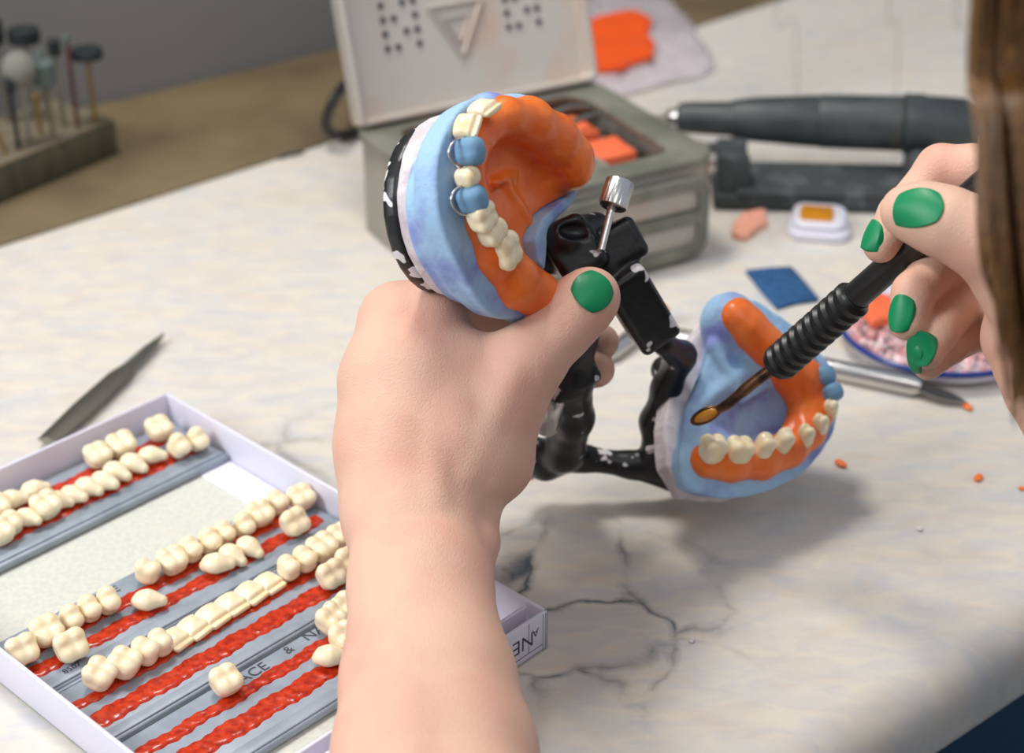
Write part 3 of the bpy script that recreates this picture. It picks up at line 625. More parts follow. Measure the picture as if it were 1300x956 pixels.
def knob(p_rod0, p_rod1, p_k0, p_k1, rk, rr):
    W0, W1, K0, K1 = [CAMF.world(q) for q in (p_rod0, p_rod1, p_k0, p_k1)]
    s_ = empty('thumbscrew', K0); s_.parent = artic; bpy.context.view_layer.update(); s_.matrix_parent_inverse = artic.matrix_world.inverted()
    MB().tube([W0, W1], rr, 12).build('screw_rod', M['steel'], s_)
    pts, rads = lathe([(0, rk*.86), (.06, rk), (.94, rk), (1, rk*.88)], K0, K1)
    # knurled: alternate radius round the rim
    mb = MB(); mb.tube(pts, rads, 48); V = np.array(mb.v); ax = dirv(K0, K1)
    for i in range(len(V)):
        q = V[i]-K0; t = ax*(q @ ax); rd_ = q-t
        if i % 2: V[i] = K0+t+rd_*.955
    mb.v = [tuple(x) for x in V]; mb.build('knurled_knob', M['steel'], s_)
knob(CM(763, 318, 618), CM(777, 262, 622), CM(777, 264, 622), CM(788, 229, 624), .0052, .0015)
knob(CM(706, 478, 645), CM(702, 500, 652), CM(702, 502, 652), CM(692, 545, 662), .0050, .0013)
# slotted screw head and white marks on the thick arm
a = CM(818, 402, 637.5); MB().tube(CAMF.world(np.array([a+[0, 0, 1.2], a+[0, 0, -1.0]])), .0022, 16).build('screw_head', M['black'], artic)
v = Vol(CM(790, 350, 612), CM(806, 395, 640), .4); v.chain([(CM(798, 357, 625.5), 2.0), (CM(795, 366, 626), 1.0), (CM(793, 380, 627), .7)], 1); sdfobj('plaster_splash', v, CAMF, M['white'], artic)
v = Vol(CM(825, 480, 660), CM(868, 590, 720), .6); v.chain([(CM(851, 490, 684.5), 1.6), (CM(843, 520, 692.5), 2.6), (CM(846, 562, 697.5), 2.4), (CM(826, 570, 699), 2.2)], 1.5); v.noise(.4, .5, 3); sdfobj('plaster_splash', v, CAMF, M['white'], artic)

# ------------------------------------------------------------------ person: hands, arms, nails, hair
person = empty('person', (.17, .02, -.30), 0, label='person with green nails and long brown hair working on the denture, head out of view', cat='person')
def rc(l, d0=0): return [(CM(x, y, d+d0), r) for x, y, d, r in l]
v = Vol(CM(420, 340, 590)-[10, 12, 0], CM(800, 700, 700)+[12, 0, 10], 1.0)
vlo = np.array([-75, -40, 470.]); vhi = np.array([50, 165, 705.])
v = Vol(vlo, vhi, 1.0)
# forearm
v.chain(rc([(520, 1250, 470, 27), (521, 1050, 515, 25), (523, 956, 533, 23.5), (524, 866, 552, 21.8), (520, 740, 578, 19.5), (512, 650, 598, 18)]), 6)
v.chain(rc([(600, 1250, 475, 26), (590, 1050, 518, 25), (583, 956, 536, 23), (568, 866, 553, 21), (551, 740, 580, 18.3), (556, 650, 600, 17)]), 6)
# back of the hand
v.chain(rc([(512, 650, 598, 18), (490, 570, 608, 15), (474, 488, 612, 11.5)]), 8)
v.chain(rc([(516, 650, 598, 17), (505, 560, 606, 15.5), (504, 470, 607, 14), (501, 405, 611, 11.4)]), 12)
v.chain(rc([(530, 650, 600, 17), (535, 540, 604, 16), (542, 460, 607, 14), (547, 400, 613, 10.8)]), 12)
v.chain(rc([(550, 650, 601, 17), (585, 560, 602, 17), (600, 470, 606, 13)]), 8)
v.chain(rc([(500, 640, 602, 15), (482, 590, 618, 13), (478, 560, 624, 10.5)]), 7)
# thenar and thumb
v.chain(rc([(560, 645, 601, 15), (612, 575, 604, 17), (637, 510, 604, 14.5), (668, 460, 603, 12.6), (712, 415, 607, 10.8), (738, 388, 608, 10.6), (751, 376, 608, 10.0)]), 5)
v.chain(rc([(590, 485, 608, 12), (640, 470, 608, 11)]), 6)
v.ell(CM(634, 590, 604), (10, 11, 11), k=5); v.ell(CM(622, 606, 596), (7, 5, 7), k=3); v.chain(rc([(606, 640, 600, 8), (608, 690, 590, 6.5), (600, 740, 582, 5)]), 3)
# fingers curl away and round behind the articulator
v.chain(rc([(548, 398, 610, 11.5), (592, 390, 645, 9.5)]), 4); v.chain(rc([(592, 390, 645, 9.5), (665, 415, 668, 8.2), (715, 428, 668, 7.3), (764, 434, 664, 6.6)]), 3)
v.chain(rc([(501, 405, 611, 11.4), (528, 415, 655, 9.8)]), 5); v.chain(rc([(528, 415, 655, 9.8), (620, 475, 678, 8.4), (690, 480, 674, 7.6), (757, 469, 662, 7)]), 1.5)
v.chain(rc([(474, 488, 612, 11.5), (503, 505, 655, 9.5), (600, 530, 680, 8), (655, 530, 678, 7)]), 1.5)
v.chain(rc([(478, 560, 624, 10.5), (515, 575, 655, 8), (590, 585, 672, 7), (630, 575, 672, 6)]), 1.5)
# knuckle relief and creases
v.ell(CM(468, 486, 605), (6, 7, 6), k=6)
for a, b in (((552, 640, 581), (546, 405, 603)), ((505, 600, 591), (501, 405, 601)), ((592, 600, 588), (652, 475, 592))): v.cap(CM(*a), CM(*b), 1.2, 1.6, 7)
v.noise(.3, .13, 31)
VL = v.mesh(); WL = CAMF.world(VL[0])
# right hand
v = Vol((85, -80, 515), (245, 90, 640), .9)
v.chain(rc([(1150, 268, 566, 8.2), (1172, 272, 562, 9.6), (1205, 284, 558, 10.6), (1252, 306, 556, 12), (1300, 350, 560, 15), (1350, 430, 566, 19)]), 5)
v.chain(rc([(1118, 312, 588, 5.8), (1142, 272, 588, 6.8), (1194, 214, 586, 7.7), (1235, 218, 582, 8.6), (1300, 250, 578, 10.5), (1350, 340, 575, 17)]), 3)
v.chain(rc([(1152, 408, 582, 6.3), (1160, 372, 583, 7.2), (1195, 335, 596, 7.8), (1260, 320, 598, 9), (1330, 350, 590, 15)]), 2)
v.chain(rc([(1176, 446, 584, 6.2), (1190, 420, 586, 7), (1220, 385, 598, 7.8), (1280, 370, 602, 9), (1340, 400, 595, 15)]), 2)
v.chain(rc([(1178, 464, 592, 5), (1205, 440, 596, 6), (1240, 420, 606, 7), (1300, 420, 604, 9)]), 1.5)
v.chain(rc([(1300, 300, 580, 13), (1335, 420, 580, 18), (1370, 520, 570, 19)]), 8); v.chain(rc([(1290, 430, 575, 11), (1330, 470, 572, 17)]), 6)
v.chain(rc([(1350, 400, 575, 19), (1400, 520, 565, 20), (1500, 700, 545, 23)]), 8)
v.noise(.2, .14, 33)
VR = v.mesh(); WR = CAMF.world(VR[0])
# arms above the wrists, shoulders, neck and head: coarse, joined to the same body mesh (world mm)
v = Vol((-110, -230, -330), (470, 520, 660), 5.0)
Lw = D(560, 1170, .487)*1000; Le = np.array([-12, 235, 45.]); Ls = np.array([35, 20, 235.]); Rs = np.array([290, 215, 235.]); Re = np.array([365, 300, 35.]); Rw = D(1450, 610, .555)*1000
v.chain([(Lw, 22), (Le, 38), (Ls, 50)], 4); v.chain([(Rw, 20), (Re, 38), (Rs, 50)], 15)
ch = (Ls+Rs)/2+[45, -55, -30]
v.chain([(Ls, 45), (ch, 80), (Rs, 45)], 40); v.ell(ch+[0, 0, -110], (125, 105, 190), k=50); v.ell(ch+[10, -10, -290], (140, 110, 120), k=60)
v.chain([(ch+[0, 0, 60], 55), (np.array([165, 170, 385.]), 45)], 30)
hc = np.array([140, 225, 470.]); fdir = np.array([-.52, .62, -.58]); fdir /= np.linalg.norm(fdir)
v.ell(hc, (74, 92, 100), k=20); v.ell(hc+fdir*38+[0, 0, -30], (55, 55, 62), k=20); v.ell(hc+fdir*100+[-2, 0, -18], (11, 12, 16), k=12)
VT = v.mesh(); WT = VT[0]/1000.
Wall = np.concatenate([WL, WR, WT]); Qs = [VL[1], VR[1]+len(WL), VT[1]+len(WL)+len(WR)]
o = fix(obj('body', Wall, np.concatenate(Qs), M['skin'], person))
# shirt: sleeves and torso
v = Vol((-130, -260, -380), (500, 420, 420), 6.0)
v.chain([(Le+[10, -30, 25], 48), (Ls, 60)], 15); v.chain([(Re+[-5, -20, 30], 48), (Rs, 60)], 15)
v.chain([(Ls, 58), (ch, 92), (Rs, 58)], 40); v.ell(ch+[0, 0, -110], (138, 118, 200), k=50); v.ell(ch+[10, -10, -290], (155, 125, 130), k=60)
v.noise(3, .03, 2)
sdfobj('shirt', v, None, M['shirt'], person)
from mathutils.bvhtree import BVHTree
BV = BVHTree.FromPolygons([tuple(map(float, q)) for q in Wall], [tuple(map(int, q)) for q in np.concatenate(Qs[:2])])
def nail(c, tip, nrm, L, W, th=.55):
    # a curved shell lying on the fingertip, its outline a rounded square
    c, tip, nrm = dmm(c), dmm(tip), dmm(nrm); tip = tip/np.linalg.norm(tip); nrm = nrm-tip*(nrm @ tip); nrm /= np.linalg.norm(nrm); sd = np.cross(tip, nrm)
    nu, nv = 18, 20; Pq = []; Dq = []
    nw = Vector((CAMF.world(c+nrm)-CAMF.world(c))).normalized()
    for i in range(nu+1):
        for j in range(nv+1):
            u = -1+2*i/nu; w_ = -1+2*j/nv
            x, y = u*math.sqrt(1-.42*w_*w_)*W/2*1.12, w_*math.sqrt(1-.38*u*u)*L/2*1.1
            q = CAMF.world(c+sd*x+tip*y+nrm*14); h = BV.ray_cast(Vector(q), -nw, .03)
            Pq.append(q); Dq.append(h[3] if h[0] is not None else None)
    ok = [d for d in Dq if d is not None]
    if not ok: print('NAIL MISS', c); return
    md = np.median(ok); A_ = np.array([[*(np.array(p_)-Pq[0]), 1] for p_ in Pq])
    G = np.array([d if d is not None and abs(d-md) < .006 else np.nan for d in Dq]).reshape(nu+1, nv+1)
    # smooth the hit distances with a quadratic surface so the shell stays clean
    U, Wv = np.meshgrid(np.linspace(-1, 1, nu+1), np.linspace(-1, 1, nv+1), indexing='ij'); B = np.stack([np.ones_like(U), U, Wv, U*U, U*Wv, Wv*Wv], -1).reshape(-1, 6); g_ = G.ravel(); m_ = ~np.isnan(g_)
    co = np.linalg.lstsq(B[m_], g_[m_], rcond=None)[0]; fit = B @ co; nwa = np.array(nw)
    resid = np.nanmax(np.abs(fit[m_]-g_[m_])); lift = min(.0006, np.percentile((fit[m_]-g_[m_]), 97))
    top = []; bot = []
    for k, p_ in enumerate(Pq):
        d = fit[k]-max(0, lift)-th/1000; top.append(np.array(p_)-nwa*d); bot.append(np.array(p_)-nwa*(d+.0022))
    V = np.array(top+bot); n = (nu+1)*(nv+1); Fc = []
    g = lambda i, j: i*(nv+1)+j
    for i in range(nu):
        for j in range(nv): Fc.append((g(i, j), g(i+1, j), g(i+1, j+1), g(i, j+1))); Fc.append((g(i, j)+n, g(i, j+1)+n, g(i+1, j+1)+n, g(i+1, j)+n))
    for i in range(nu): Fc += [(g(i, 0), g(i, 0)+n, g(i+1, 0)+n, g(i+1, 0)), (g(i, nv), g(i+1, nv), g(i+1, nv)+n, g(i, nv)+n)]
    for j in range(nv): Fc += [(g(0, j), g(0, j+1), g(0, j+1)+n, g(0, j)+n), (g(nu, j), g(nu, j)+n, g(nu, j+1)+n, g(nu, j+1))]
    o = fix(obj('nail', V, Fc, M['nail'], person)); bevel(o, .0002); o['label'] = 'green painted nail'; return o
nail(CM(754, 369, 596.3), (.72, -.66, .12), (.22, -.1, -1), 12.2, 12.6)
nail(CM(1165, 264, 553.5), (-1, -.12, .12), (-.1, -.15, -1), 13.2, 11.6)
nail(CM(1107, 300, 586), (-.5, .85, 0), (-.93, -.35, -.12), 9.5, 7.5)
nail(CM(1142, 398, 577.5), (-.15, .95, .1), (-.8, 0, -.6), 11.5, 7.6)
nail(CM(1169, 443, 579.3), (-.25, .9, .2), (-.45, .0, -.9), 10.5, 8.8)
nail(CM(1170, 463, 588.5), (-.5, .8, 0), (-.7, .2, -.7), 7, 6)
# hair: many strands hanging past the camera side of the head
mb = MB()
for i in range(420):
    u = rng.rand(); w_ = rng.rand(); r0 = .0009+.0007*rng.rand()
    x0 = 1243+150*u**1.15; d0 = .36+.07*w_
    top = np.array([.070+.05*u+rng.normal()*.006, .29+.05*w_+rng.normal()*.004, .50+rng.normal()*.01])
    yend = 430+230*u+rng.normal()*35
    pts = [top, D(x0-2, -40, d0), D(x0+3+4*rng.normal(), 150, d0), D(x0+14+5*rng.normal(), 320, d0), D(x0+38+9*rng.normal(), yend, d0+.005)]
    pts = bez(pts, 5); n_ = len(pts); mb.tube(pts, [r0*(1-.75*(k/(n_-1))**3) for k in range(n_)], 5, cap=False)
for x0, x1, y1 in ((1002, 1012, 130), (1140, 1136, 200), (1222, 1236, 110)):
    pts = bez([(.085, .32, .47), D(x0, -60, .37), D((x0+x1)/2+3, 30, .372), D(x1, y1, .375)], 6); mb.tube(pts, .00009, 4, cap=False)
mb.build('hair', M['hair'], person)
v = Vol((-10, 80, 340), (300, 380, 620), 4.0); v.ell(hc+[8, -12, 14], (86, 104, 108), k=0); v.ell(hc+fdir*70+[0, 0, -45], (58, 58, 72), k=8, op='s'); v.noise(2, .08, 4)
sdfobj('hair_cap', v, None, M['hair'], person)

# ------------------------------------------------------------------ wax spatula held in the right hand
spt = empty('wax_knife', CAMF.world(CM(985, 465, 645)), 0, label='black ribbed wax spatula with a spoon tip, held in the right hand', cat='wax spatula')
H0, H1 = CAMF.world(CM(985, 465, 645)), CAMF.world(CM(1330, 163, 542))
Lh = np.linalg.norm(H1-H0)
prof = [(0, .0042), (.004, .0060)]
t = .010
while t < .038/Lh*1.0*1.0 if False else t < .30:
    prof += [(t, .0058), (t+.008, .0070), (t+.020, .0070), (t+.028, .0058)]; t += .032
pts, rads = lathe(prof+[(t, .0056), (t+.006, .0054)], H0, H1); MB().tube(pts, rads, 28).build('ribbed_grip', M['handle'], spt)
pts, rads = lathe([(t+.004, .0051), (.6, .0050), (.97, .0047), (1, .0036)], H0, H1); MB().tube(pts, rads, 28).build('handle', M['handle'], spt)
MB().tube(CAMF.world(np.array(bez([CM(990, 461, 645), CM(955, 487, 649), CM(925, 512, 653), CM(912, 520, 655)], 6))), [.0026]*3+[.0023]*6+[.0020]*6+[.0018]*4, 14).build('shank', M['copper'], spt)
v = Vol(CM(865, 505, 645), CM(922, 555, 672), .35); a, b = CM(914, 519, 655), CM(878, 536, 658)
v.ell((a+b)/2, (6.4, 3.0, 1.8), R=fr(a, b), k=0); v.ell((a+b)/2+[0, -.3, -1.9], (5.2, 2.1, 1.6), R=fr(a, b), k=.5, op='s'); sdfobj('spoon_tip', v, CAMF, M['copper'], spt)
v = Vol(CM(865, 505, 645), CM(922, 555, 672), .35); v.ell((a+b)/2+[0, .2, -.6], (5.4, 2.2, 1.1), R=fr(a, b), k=0); sdfobj('molten_wax', v, CAMF, M['amber'], spt)

# ------------------------------------------------------------------ metal tin with an open lid
TH = .054
tc_ = P(750, 105, TH); tu = P(450, 165, TH)-tc_; tu[2] = 0; tv = P(885, 205, TH)-tc_; tv[2] = 0
lu, lv = np.linalg.norm(tu), np.linalg.norm(tv); tu /= lu; tv = tv-tu*(tv @ tu); tv /= np.linalg.norm(tv)
tin = empty('instrument_tin', tc_+tu*lu/2+tv*lv/2-up*TH, 0, label='open grey metal tin with lid up, standing behind the raised blue cast', cat='tin box')
def TN(a, b, z): return tc_*[1, 1, 0]+tu*a+tv*b+up*z
def rrect(x0, x1, y0, y1, r, n=6):
    out = []
    for cx, cy, a0 in ((x1-r, y1-r, 0), (x0+r, y1-r, 90), (x0+r, y0+r, 180), (x1-r, y0+r, 270)):
        for k in range(n+1): a = math.radians(a0+90*k/n); out.append((cx+r*math.cos(a), cy+r*math.sin(a)))
    return out
def ring_solid(outer, inner, z0, z1, zf, fn):            # open tray: outer wall, inner wall, floor at zf
    n = len(outer); V = [fn(*p, z0) for p in outer]+[fn(*p, z1) for p in outer]+[fn(*p, z1) for p in inner]+[fn(*p, zf) for p in inner]
    Fc = [tuple(range(n))]+[(3*n+i for i in range(n))]
    Fc = [tuple(range(n)), tuple(3*n+i for i in range(n))]
    for q in range(3):
        for i in range(n): Fc.append((q*n+i, q*n+(i+1) % n, (q+1)*n+(i+1) % n, (q+1)*n+i))
    return V, Fc
V, Fc = ring_solid(rrect(0, lu, 0, lv, .012), rrect(.002, lu-.002, .002, lv-.002, .010), .0004, TH, .004, TN)
o = fix(obj('tin_body', V, Fc, M['tin'], tin)); bevel(o, .0012)
V, Fc = ring_solid(rrect(-.0015, lu+.0015, -.0015, lv+.0015, .013), rrect(.017, lu-.017, .014, lv-.014, .010), TH-.002, TH+.002, TH-.002, TN)
n = len(rrect(0, 1, 0, 1, .1)); Fc = [f for f in Fc if len(f) == 4]+[(i, (i+1) % n, (i+1) % n+3*n, i+3*n) for i in range(n)]
o = fix(obj('tin_rim', V, Fc, M['tindark'], tin)); bevel(o, .0008)
MB().prism([TN(*p, 0)[:2] for p in rrect(.012, lu-.012, .010, lv-.010, .01)], TH-.020, TH-.018).build('inner_tray', M['tinlid'], tin)
mb = MB(); mb.box(TN(.045, .014, TH-.018), tu*.003, tv*(lv-.028), up*.012); mb.box(TN(.02, lv*.5, TH-.018), tu*(lu-.04), tv*.003, up*.010); mb.build('tray_divider', M['tin'], tin)
# embossed front panel and rounded bead on the front face
fo = lambda x, z, e: TN(x, lv+e, z)
pr = rrect(.006, lu-.006, .003, TH-.006, .010); pi = rrect(.012, lu-.012, .010, TH-.013, .006)
n = len(pr); V = [fo(*p, .0) for p in pr]+[fo(*p, .005) for p in pr]+[fo(*p, .005) for p in pi]+[fo(*p, .002) for p in pi]
Fc = [tuple(range(n)), tuple(3*n+i for i in range(n))]+[(q*n+i, q*n+(i+1) % n, (q+1)*n+(i+1) % n, (q+1)*n+i) for q in range(3) for i in range(n)]
o = fix(obj('front_frame', V, Fc, M['tindark'], tin)); bevel(o, .001)
for z0, z1 in ((.010, .0215), (.030, TH-.0125)): MB().prism(rrect(.0, 1, 0, 1, .1), 0, 1) if False else MB().box(fo(.0125, z0, .0018), tu*(lu-.025), tv*.0012, up*(z1-z0)).build('front_panel', M['tinlid'], tin, bev=.0004)
mb = MB(); mb.box(fo(.010, .022, .002), tu*(lu-.02), tv*.002, up*.007); mb.build('front_band', M['tindark'], tin)
# lid, leaning back
th_ = math.radians(72); back = -tv; ldv = back*math.cos(th_)+up*math.sin(th_); lnv = np.cross(ldv, tu); lnv /= np.linalg.norm(lnv)
if lnv @ tv < 0: lnv = -lnv
LH = .175
lid = empty('lid', TN(lu/2, 0, TH)); lid.parent = tin; bpy.context.view_layer.update(); lid.matrix_parent_inverse = tin.matrix_world.inverted()
def LD(a, h, e): return TN(a, -.001, TH+.001)+ldv*h+lnv*e
V, Fc = ring_solid(rrect(0, lu, 0, LH, .004), rrect(.003, lu-.003, .003, LH-.003, .003), -.002, .011, -.0006, LD)
o = fix(obj('lid_panel', V, Fc, M['tinlid'], lid)); bevel(o, .001)
for cx in (.036, lu-.036):                                # two groups of punched dots
    mb = MB()
    for i in range(4):
        for j in range(4):
            if (i+j) % 2 == 0 or i in (0, 3):
                c = LD(cx+(i-1.5)*.0062, .048+(j-1.5)*.0075, -.0005); mb.tube([c, c+lnv*.0007], .0017, 8)
    mb.build('punched_holes', M['ink'], lid)
# embossed triangle
cx, cz = lu/2+.003, .040; tri = [(cx-.016, cz+.014), (cx+.016, cz+.014), (cx, cz-.014)]
mb = MB()
for k in range(3):
    p, q = tri[k], tri[(k+1) % 3]; mb.tube([LD(*p, -.0002), LD(*q, -.0002)], .0013, 8)
for k in range(3):
    p = [(cx+(x-cx)*.5, cz+(y-cz)*.5) for x, y in tri]; mb.tube([LD(*p[k], -.0002), LD(*p[(k+1) % 3], -.0002)], .0009, 8)
mb.build('embossed_triangle', M['tinlid'], lid)
MB().tube([TN(.01, -.002, TH+.001), TN(lu-.01, -.002, TH+.001)], .0028, 12).build('hinge', M['tin'], tin)
# things in the tin
def slab_sdf(name, poly_w, z0, z1, m, amp=.4, f=.2, h=.8, **k):
    pm = [(p[0]*1000, p[1]*1000) for p in poly_w]; a = np.array(pm)
    v = Vol((*a.min(0)-4, z0-3), (*a.max(0)+4, z1+4), h); v.extr(pm, z0, z1, rd=min(1.5, (z1-z0)*.45), k=0); v.noise(amp, f, len(name)); return tag(sdfobj(name, v, None, m), **k)
zt = (TH-.018)*1000+.2
def tpoly(pts): return [TN(a, b, 0)[:2] for a, b in pts]
slab_sdf('wax_sheet', tpoly([(.02, .018), (.043, .016), (.044, .044), (.02, .044)]), zt, zt+9, M['orangechips'], label='orange wax pieces in the far right compartment of the metal tin', cat='wax')
slab_sdf('wax_sheet', tpoly([(.018, .055), (.043, .056), (.043, .08), (.02, .08)]), zt, zt+10, M['orangechips'], label='orange wax piece in the near right compartment of the metal tin', cat='wax')
slab_sdf('wax_sheet', tpoly([(.06, .02), (.12, .02), (.12, .042), (.06, .042)]), zt, zt+8, M['orangechips'], label='pale orange wax in the wide left compartment of the metal tin', cat='wax')
pts = bez([TN(.022, .038, TH+.003), TN(.040, .040, TH+.006), TN(.058, .046, TH+.003), TN(.055, .056, TH+.003), TN(.036, .052, TH+.004), TN(.022, .048, TH+.003)], 8)
tag(MB().tube(pts, .0016, 10).build('wire_loop', M['dullsteel']), 'bent steel wire loop lying across the rim of the metal tin', 'wire')

# ------------------------------------------------------------------ handpiece and cradle
hp = empty('handpiece', P(1050, 215), 0, label='dark grey rotary handpiece with steel chuck lying across a black cradle', cat='dental handpiece')
dh0, dh1 = .985, .965
A0, A1 = D(862, 149, dh0), D(1250, 160, dh1); ax = A1-A0
def hseg(name, prof, m): p_, r_ = lathe(prof, A0, A1); MB().tube(p_, r_, 32).build(name, m, hp)
k_ = .975/F
hseg('nose_cone', [(-.01, 12*k_), (0, 18*k_), (.03, 20*k_), (.17, 22*k_), (.18, 24*k_)], M['dark'])
hseg('grip_sleeve', [(.18, 24*k_), (.24, 28*k_), (.45, 33*k_), (.46, 32*k_)], M['dark'])
hseg('motor_body', [(.46, 33*k_), (.47, 34*k_), (.73, 35*k_), (.735, 33*k_)], M['dark'])
hseg('end_cap', [(.735, 36*k_), (.74, 38*k_), (.80, 38*k_), (.81, 36.5*k_), (.94, 34*k_), (.96, 30*k_), (.985, 26*k_)], M['dark'])
hseg('cable_boot', [(.98, 14*k_), (1.02, 12*k_), (1.06, 7*k_), (1.3, 5*k_)], M['black'])
hseg('chuck', [(-.045, 6*k_), (-.035, 11*k_), (-.005, 13*k_)], M['steel'])
hseg('bur_shank', [(-.17, 2.5*k_), (-.10, 5*k_), (-.095, 3*k_), (-.03, 3.5*k_)], M['dullsteel'])
cr = empty('handpiece_cradle', P(1040, 270), 0, label='dusty black rubber cradle under the rotary handpiece', cat='cradle')
g0, g1 = P(905, 268), P(1190, 274); gd = (g1-g0)/np.linalg.norm(g1-g0); gn = np.array([-gd[1], gd[0], 0]); gl = np.linalg.norm(g1-g0)
mb = MB(); mb.box(g0+up*.0003, gd*gl, gn*.034, up*.009); mb.build('cradle_base', M['holder'], cr, bev=.002)
mb = MB()
P0 = [(0, .009), (.034, .009), (.034, .015), (.028, .018), (.016, .012), (0, .012)]
V = [g0+gd*s_+gn*a+up*z for s_ in (.012, gl-.012) for a, z in P0]; n = len(P0)
mb.add(V, [tuple(range(n)), tuple(range(2*n-1, n-1, -1))]+[(i, (i+1) % n, (i+1) % n+n, i+n) for i in range(n)]); mb.build('trough', M['holder'], cr, bev=.0015)
def post(s_, h):
    P1 = [(.002, 0), (.032, 0), (.034, h), (.030, h), (.021, h-.010), (.012, h), (.007, h)]
    V = [g0+gd*q+gn*a+up*(z+.0005) for q in (s_, s_+.017) for a, z in P1]; n = len(P1)
    MB().add(V, [tuple(range(n)), tuple(range(2*n-1, n-1, -1))]+[(i, (i+1) % n, (i+1) % n+n, i+n) for i in range(n)]).build('support_post', M['holder'], cr, bev=.0015)
def height_under(px, py, d): return D(px, py, d)[2]
hz = D(915, 178, .985)[2]
post(.002, hz+.004); post(gl-.016, D(1180, 178, .97)[2]+.002)

# ------------------------------------------------------------------ small things on the worktop
# wax on a plastic bag
def crumple(name, px_poly, z, amp, m, n=26, **k):
    q = [P(x, y, z) for x, y in px_poly]; c = sum(q)/len(q); V = [c+up*amp]; Fc = []; nr = 7; m_n = len(q)*4
    ringp = [bez(q+[q[0]], 4)[i] for i in range(m_n)]
    for r in range(1, nr+1):
        for i in range(m_n):
            p = c+(ringp[i]-c)*r/nr; p = p+up*(amp*(1-(r/nr)**2)+amp*.5*math.sin(i*1.7+r*2.1)*(1 if r < nr else .2)+amp*.7*rng.rand()*(r > 1)); p[2] = max(p[2], .0008); V.append(p)
    for i in range(m_n): Fc.append((0, 1+i, 1+(i+1) % m_n))
    for r in range(nr-1):
        for i in range(m_n): a = 1+r*m_n; Fc.append((a+i, a+m_n+i, a+m_n+(i+1) % m_n, a+(i+1) % m_n))
    o = fix(obj(name, V, Fc, m)); s_ = o.modifiers.new('solid', 'SOLIDIFY'); s_.thickness = .0004; s_.offset = 1; tag(o, **k); return o
crumple('plastic_bag', [(700, 20), (760, -5), (850, 5), (885, 45), (905, 90), (850, 108), (760, 128), (700, 110)], .001, .005, M['bag'], label='clear crumpled plastic bag under the bright orange wax sheet', cat='plastic bag')
pm = [P(x, y, .006)[:2] for x, y in ((730, 45), (760, 30), (805, 22), (828, 32), (822, 50), (833, 62), (828, 78), (790, 92), (745, 98), (728, 80))]
slab_sdf('orange_wax_sheet', pm, 6.5, 12, M['orangeplastic'], 1.2, .12, 1.2, label='bright orange wax sheet on the plastic bag behind the tin', cat='wax')
# black cable loop behind the tin
pts = bez([P(455, 168, .004), P(425, 172, .006), P(414, 155, .018), P(428, 120, .035), P(450, 100, .02), P(500, 95, .004)], 8)
tag(MB().tube(pts, .0030, 12).build('black_cable', M['black']), 'black cable looping out from behind the metal tin', 'cable')
tag(MB().tube(bez([P(355, 200, .001), P(366, 196, .0018), P(385, 193, .001)], 5), .0012, 8).build('dark_crumb', M['holder']), 'dark scrap lying at the edge of the brown ledge', 'scrap')
# shiny tool behind the tin and its ring
pts = bez([P(840, 178, .006), P(870, 182, .010), P(900, 188, .010), P(925, 184, .008)], 6)
tag(MB().tube(pts, [.0022]*6+[.0034]*10+[.002]*3, 12).build('steel_tool', M['dullsteel']), 'steel tool end lying between the tin and the cradle', 'dental tool')
slab_sdf('wax_scrap', [P(x, y, .003)[:2] for x, y in ((873, 195), (897, 192), (900, 212), (880, 216))], .3, 6, M['orangechips'], 1, .3, label='orange wax scrap between the metal tin and the cradle', cat='wax')
# pink shavings, plastic case, cloth
slab_sdf('wax_shavings', [P(x, y, .002)[:2] for x, y in ((930, 300), (932, 283), (950, 272), (972, 270), (975, 285), (960, 292), (948, 303))], .2, 5, mat('peach_shavings', srgb(238, 168, 142), .6), 1.5, .5, .7, label='pale peach wax shavings in front of the black cradle', cat='wax shavings')
cs = empty('floss_case', P(1035, 290), 0, label='white plastic case with amber window in front of the black cradle', cat='plastic case')
c0_ = P(998, 306, .0); c1_ = P(1078, 312, .0); cd = (c1_-c0_)/np.linalg.norm(c1_-c0_); cn = np.array([-cd[1], cd[0], 0]); cl = np.linalg.norm(c1_-c0_)
def CS(a, b, z): return c0_+cd*a+cn*b+up*z
MB().prism([CS(*p, 0)[:2] for p in rrect(0, cl, 0, .030, .008)], .0003, .005).build('case_base', M['plastic'], cs, bev=.001)
MB().prism([CS(*p, 0)[:2] for p in rrect(.002, cl-.002, .004, .032, .008)], .005, .0095).build('case_lid', M['plastic'], cs, bev=.0025, seg=3)
MB().prism([CS(*p, 0)[:2] for p in rrect(.006, cl*.72, .007, .026, .003)], .0092, .0104).build('amber_window', M['amber'], cs, bev=.0005)
cv = [P(x, y, .0)[:2] for x, y in ((946, 347), (975, 344), (1004, 342), (1022, 362), (1040, 384), (1010, 388), (986, 395), (964, 370))]
tag(MB().prism(cv, .0003, .0022).build('cloth_square', M['bluecloth'], bev=.0006), 'dark blue square of abrasive cloth lying behind the lower cast', 'cloth')
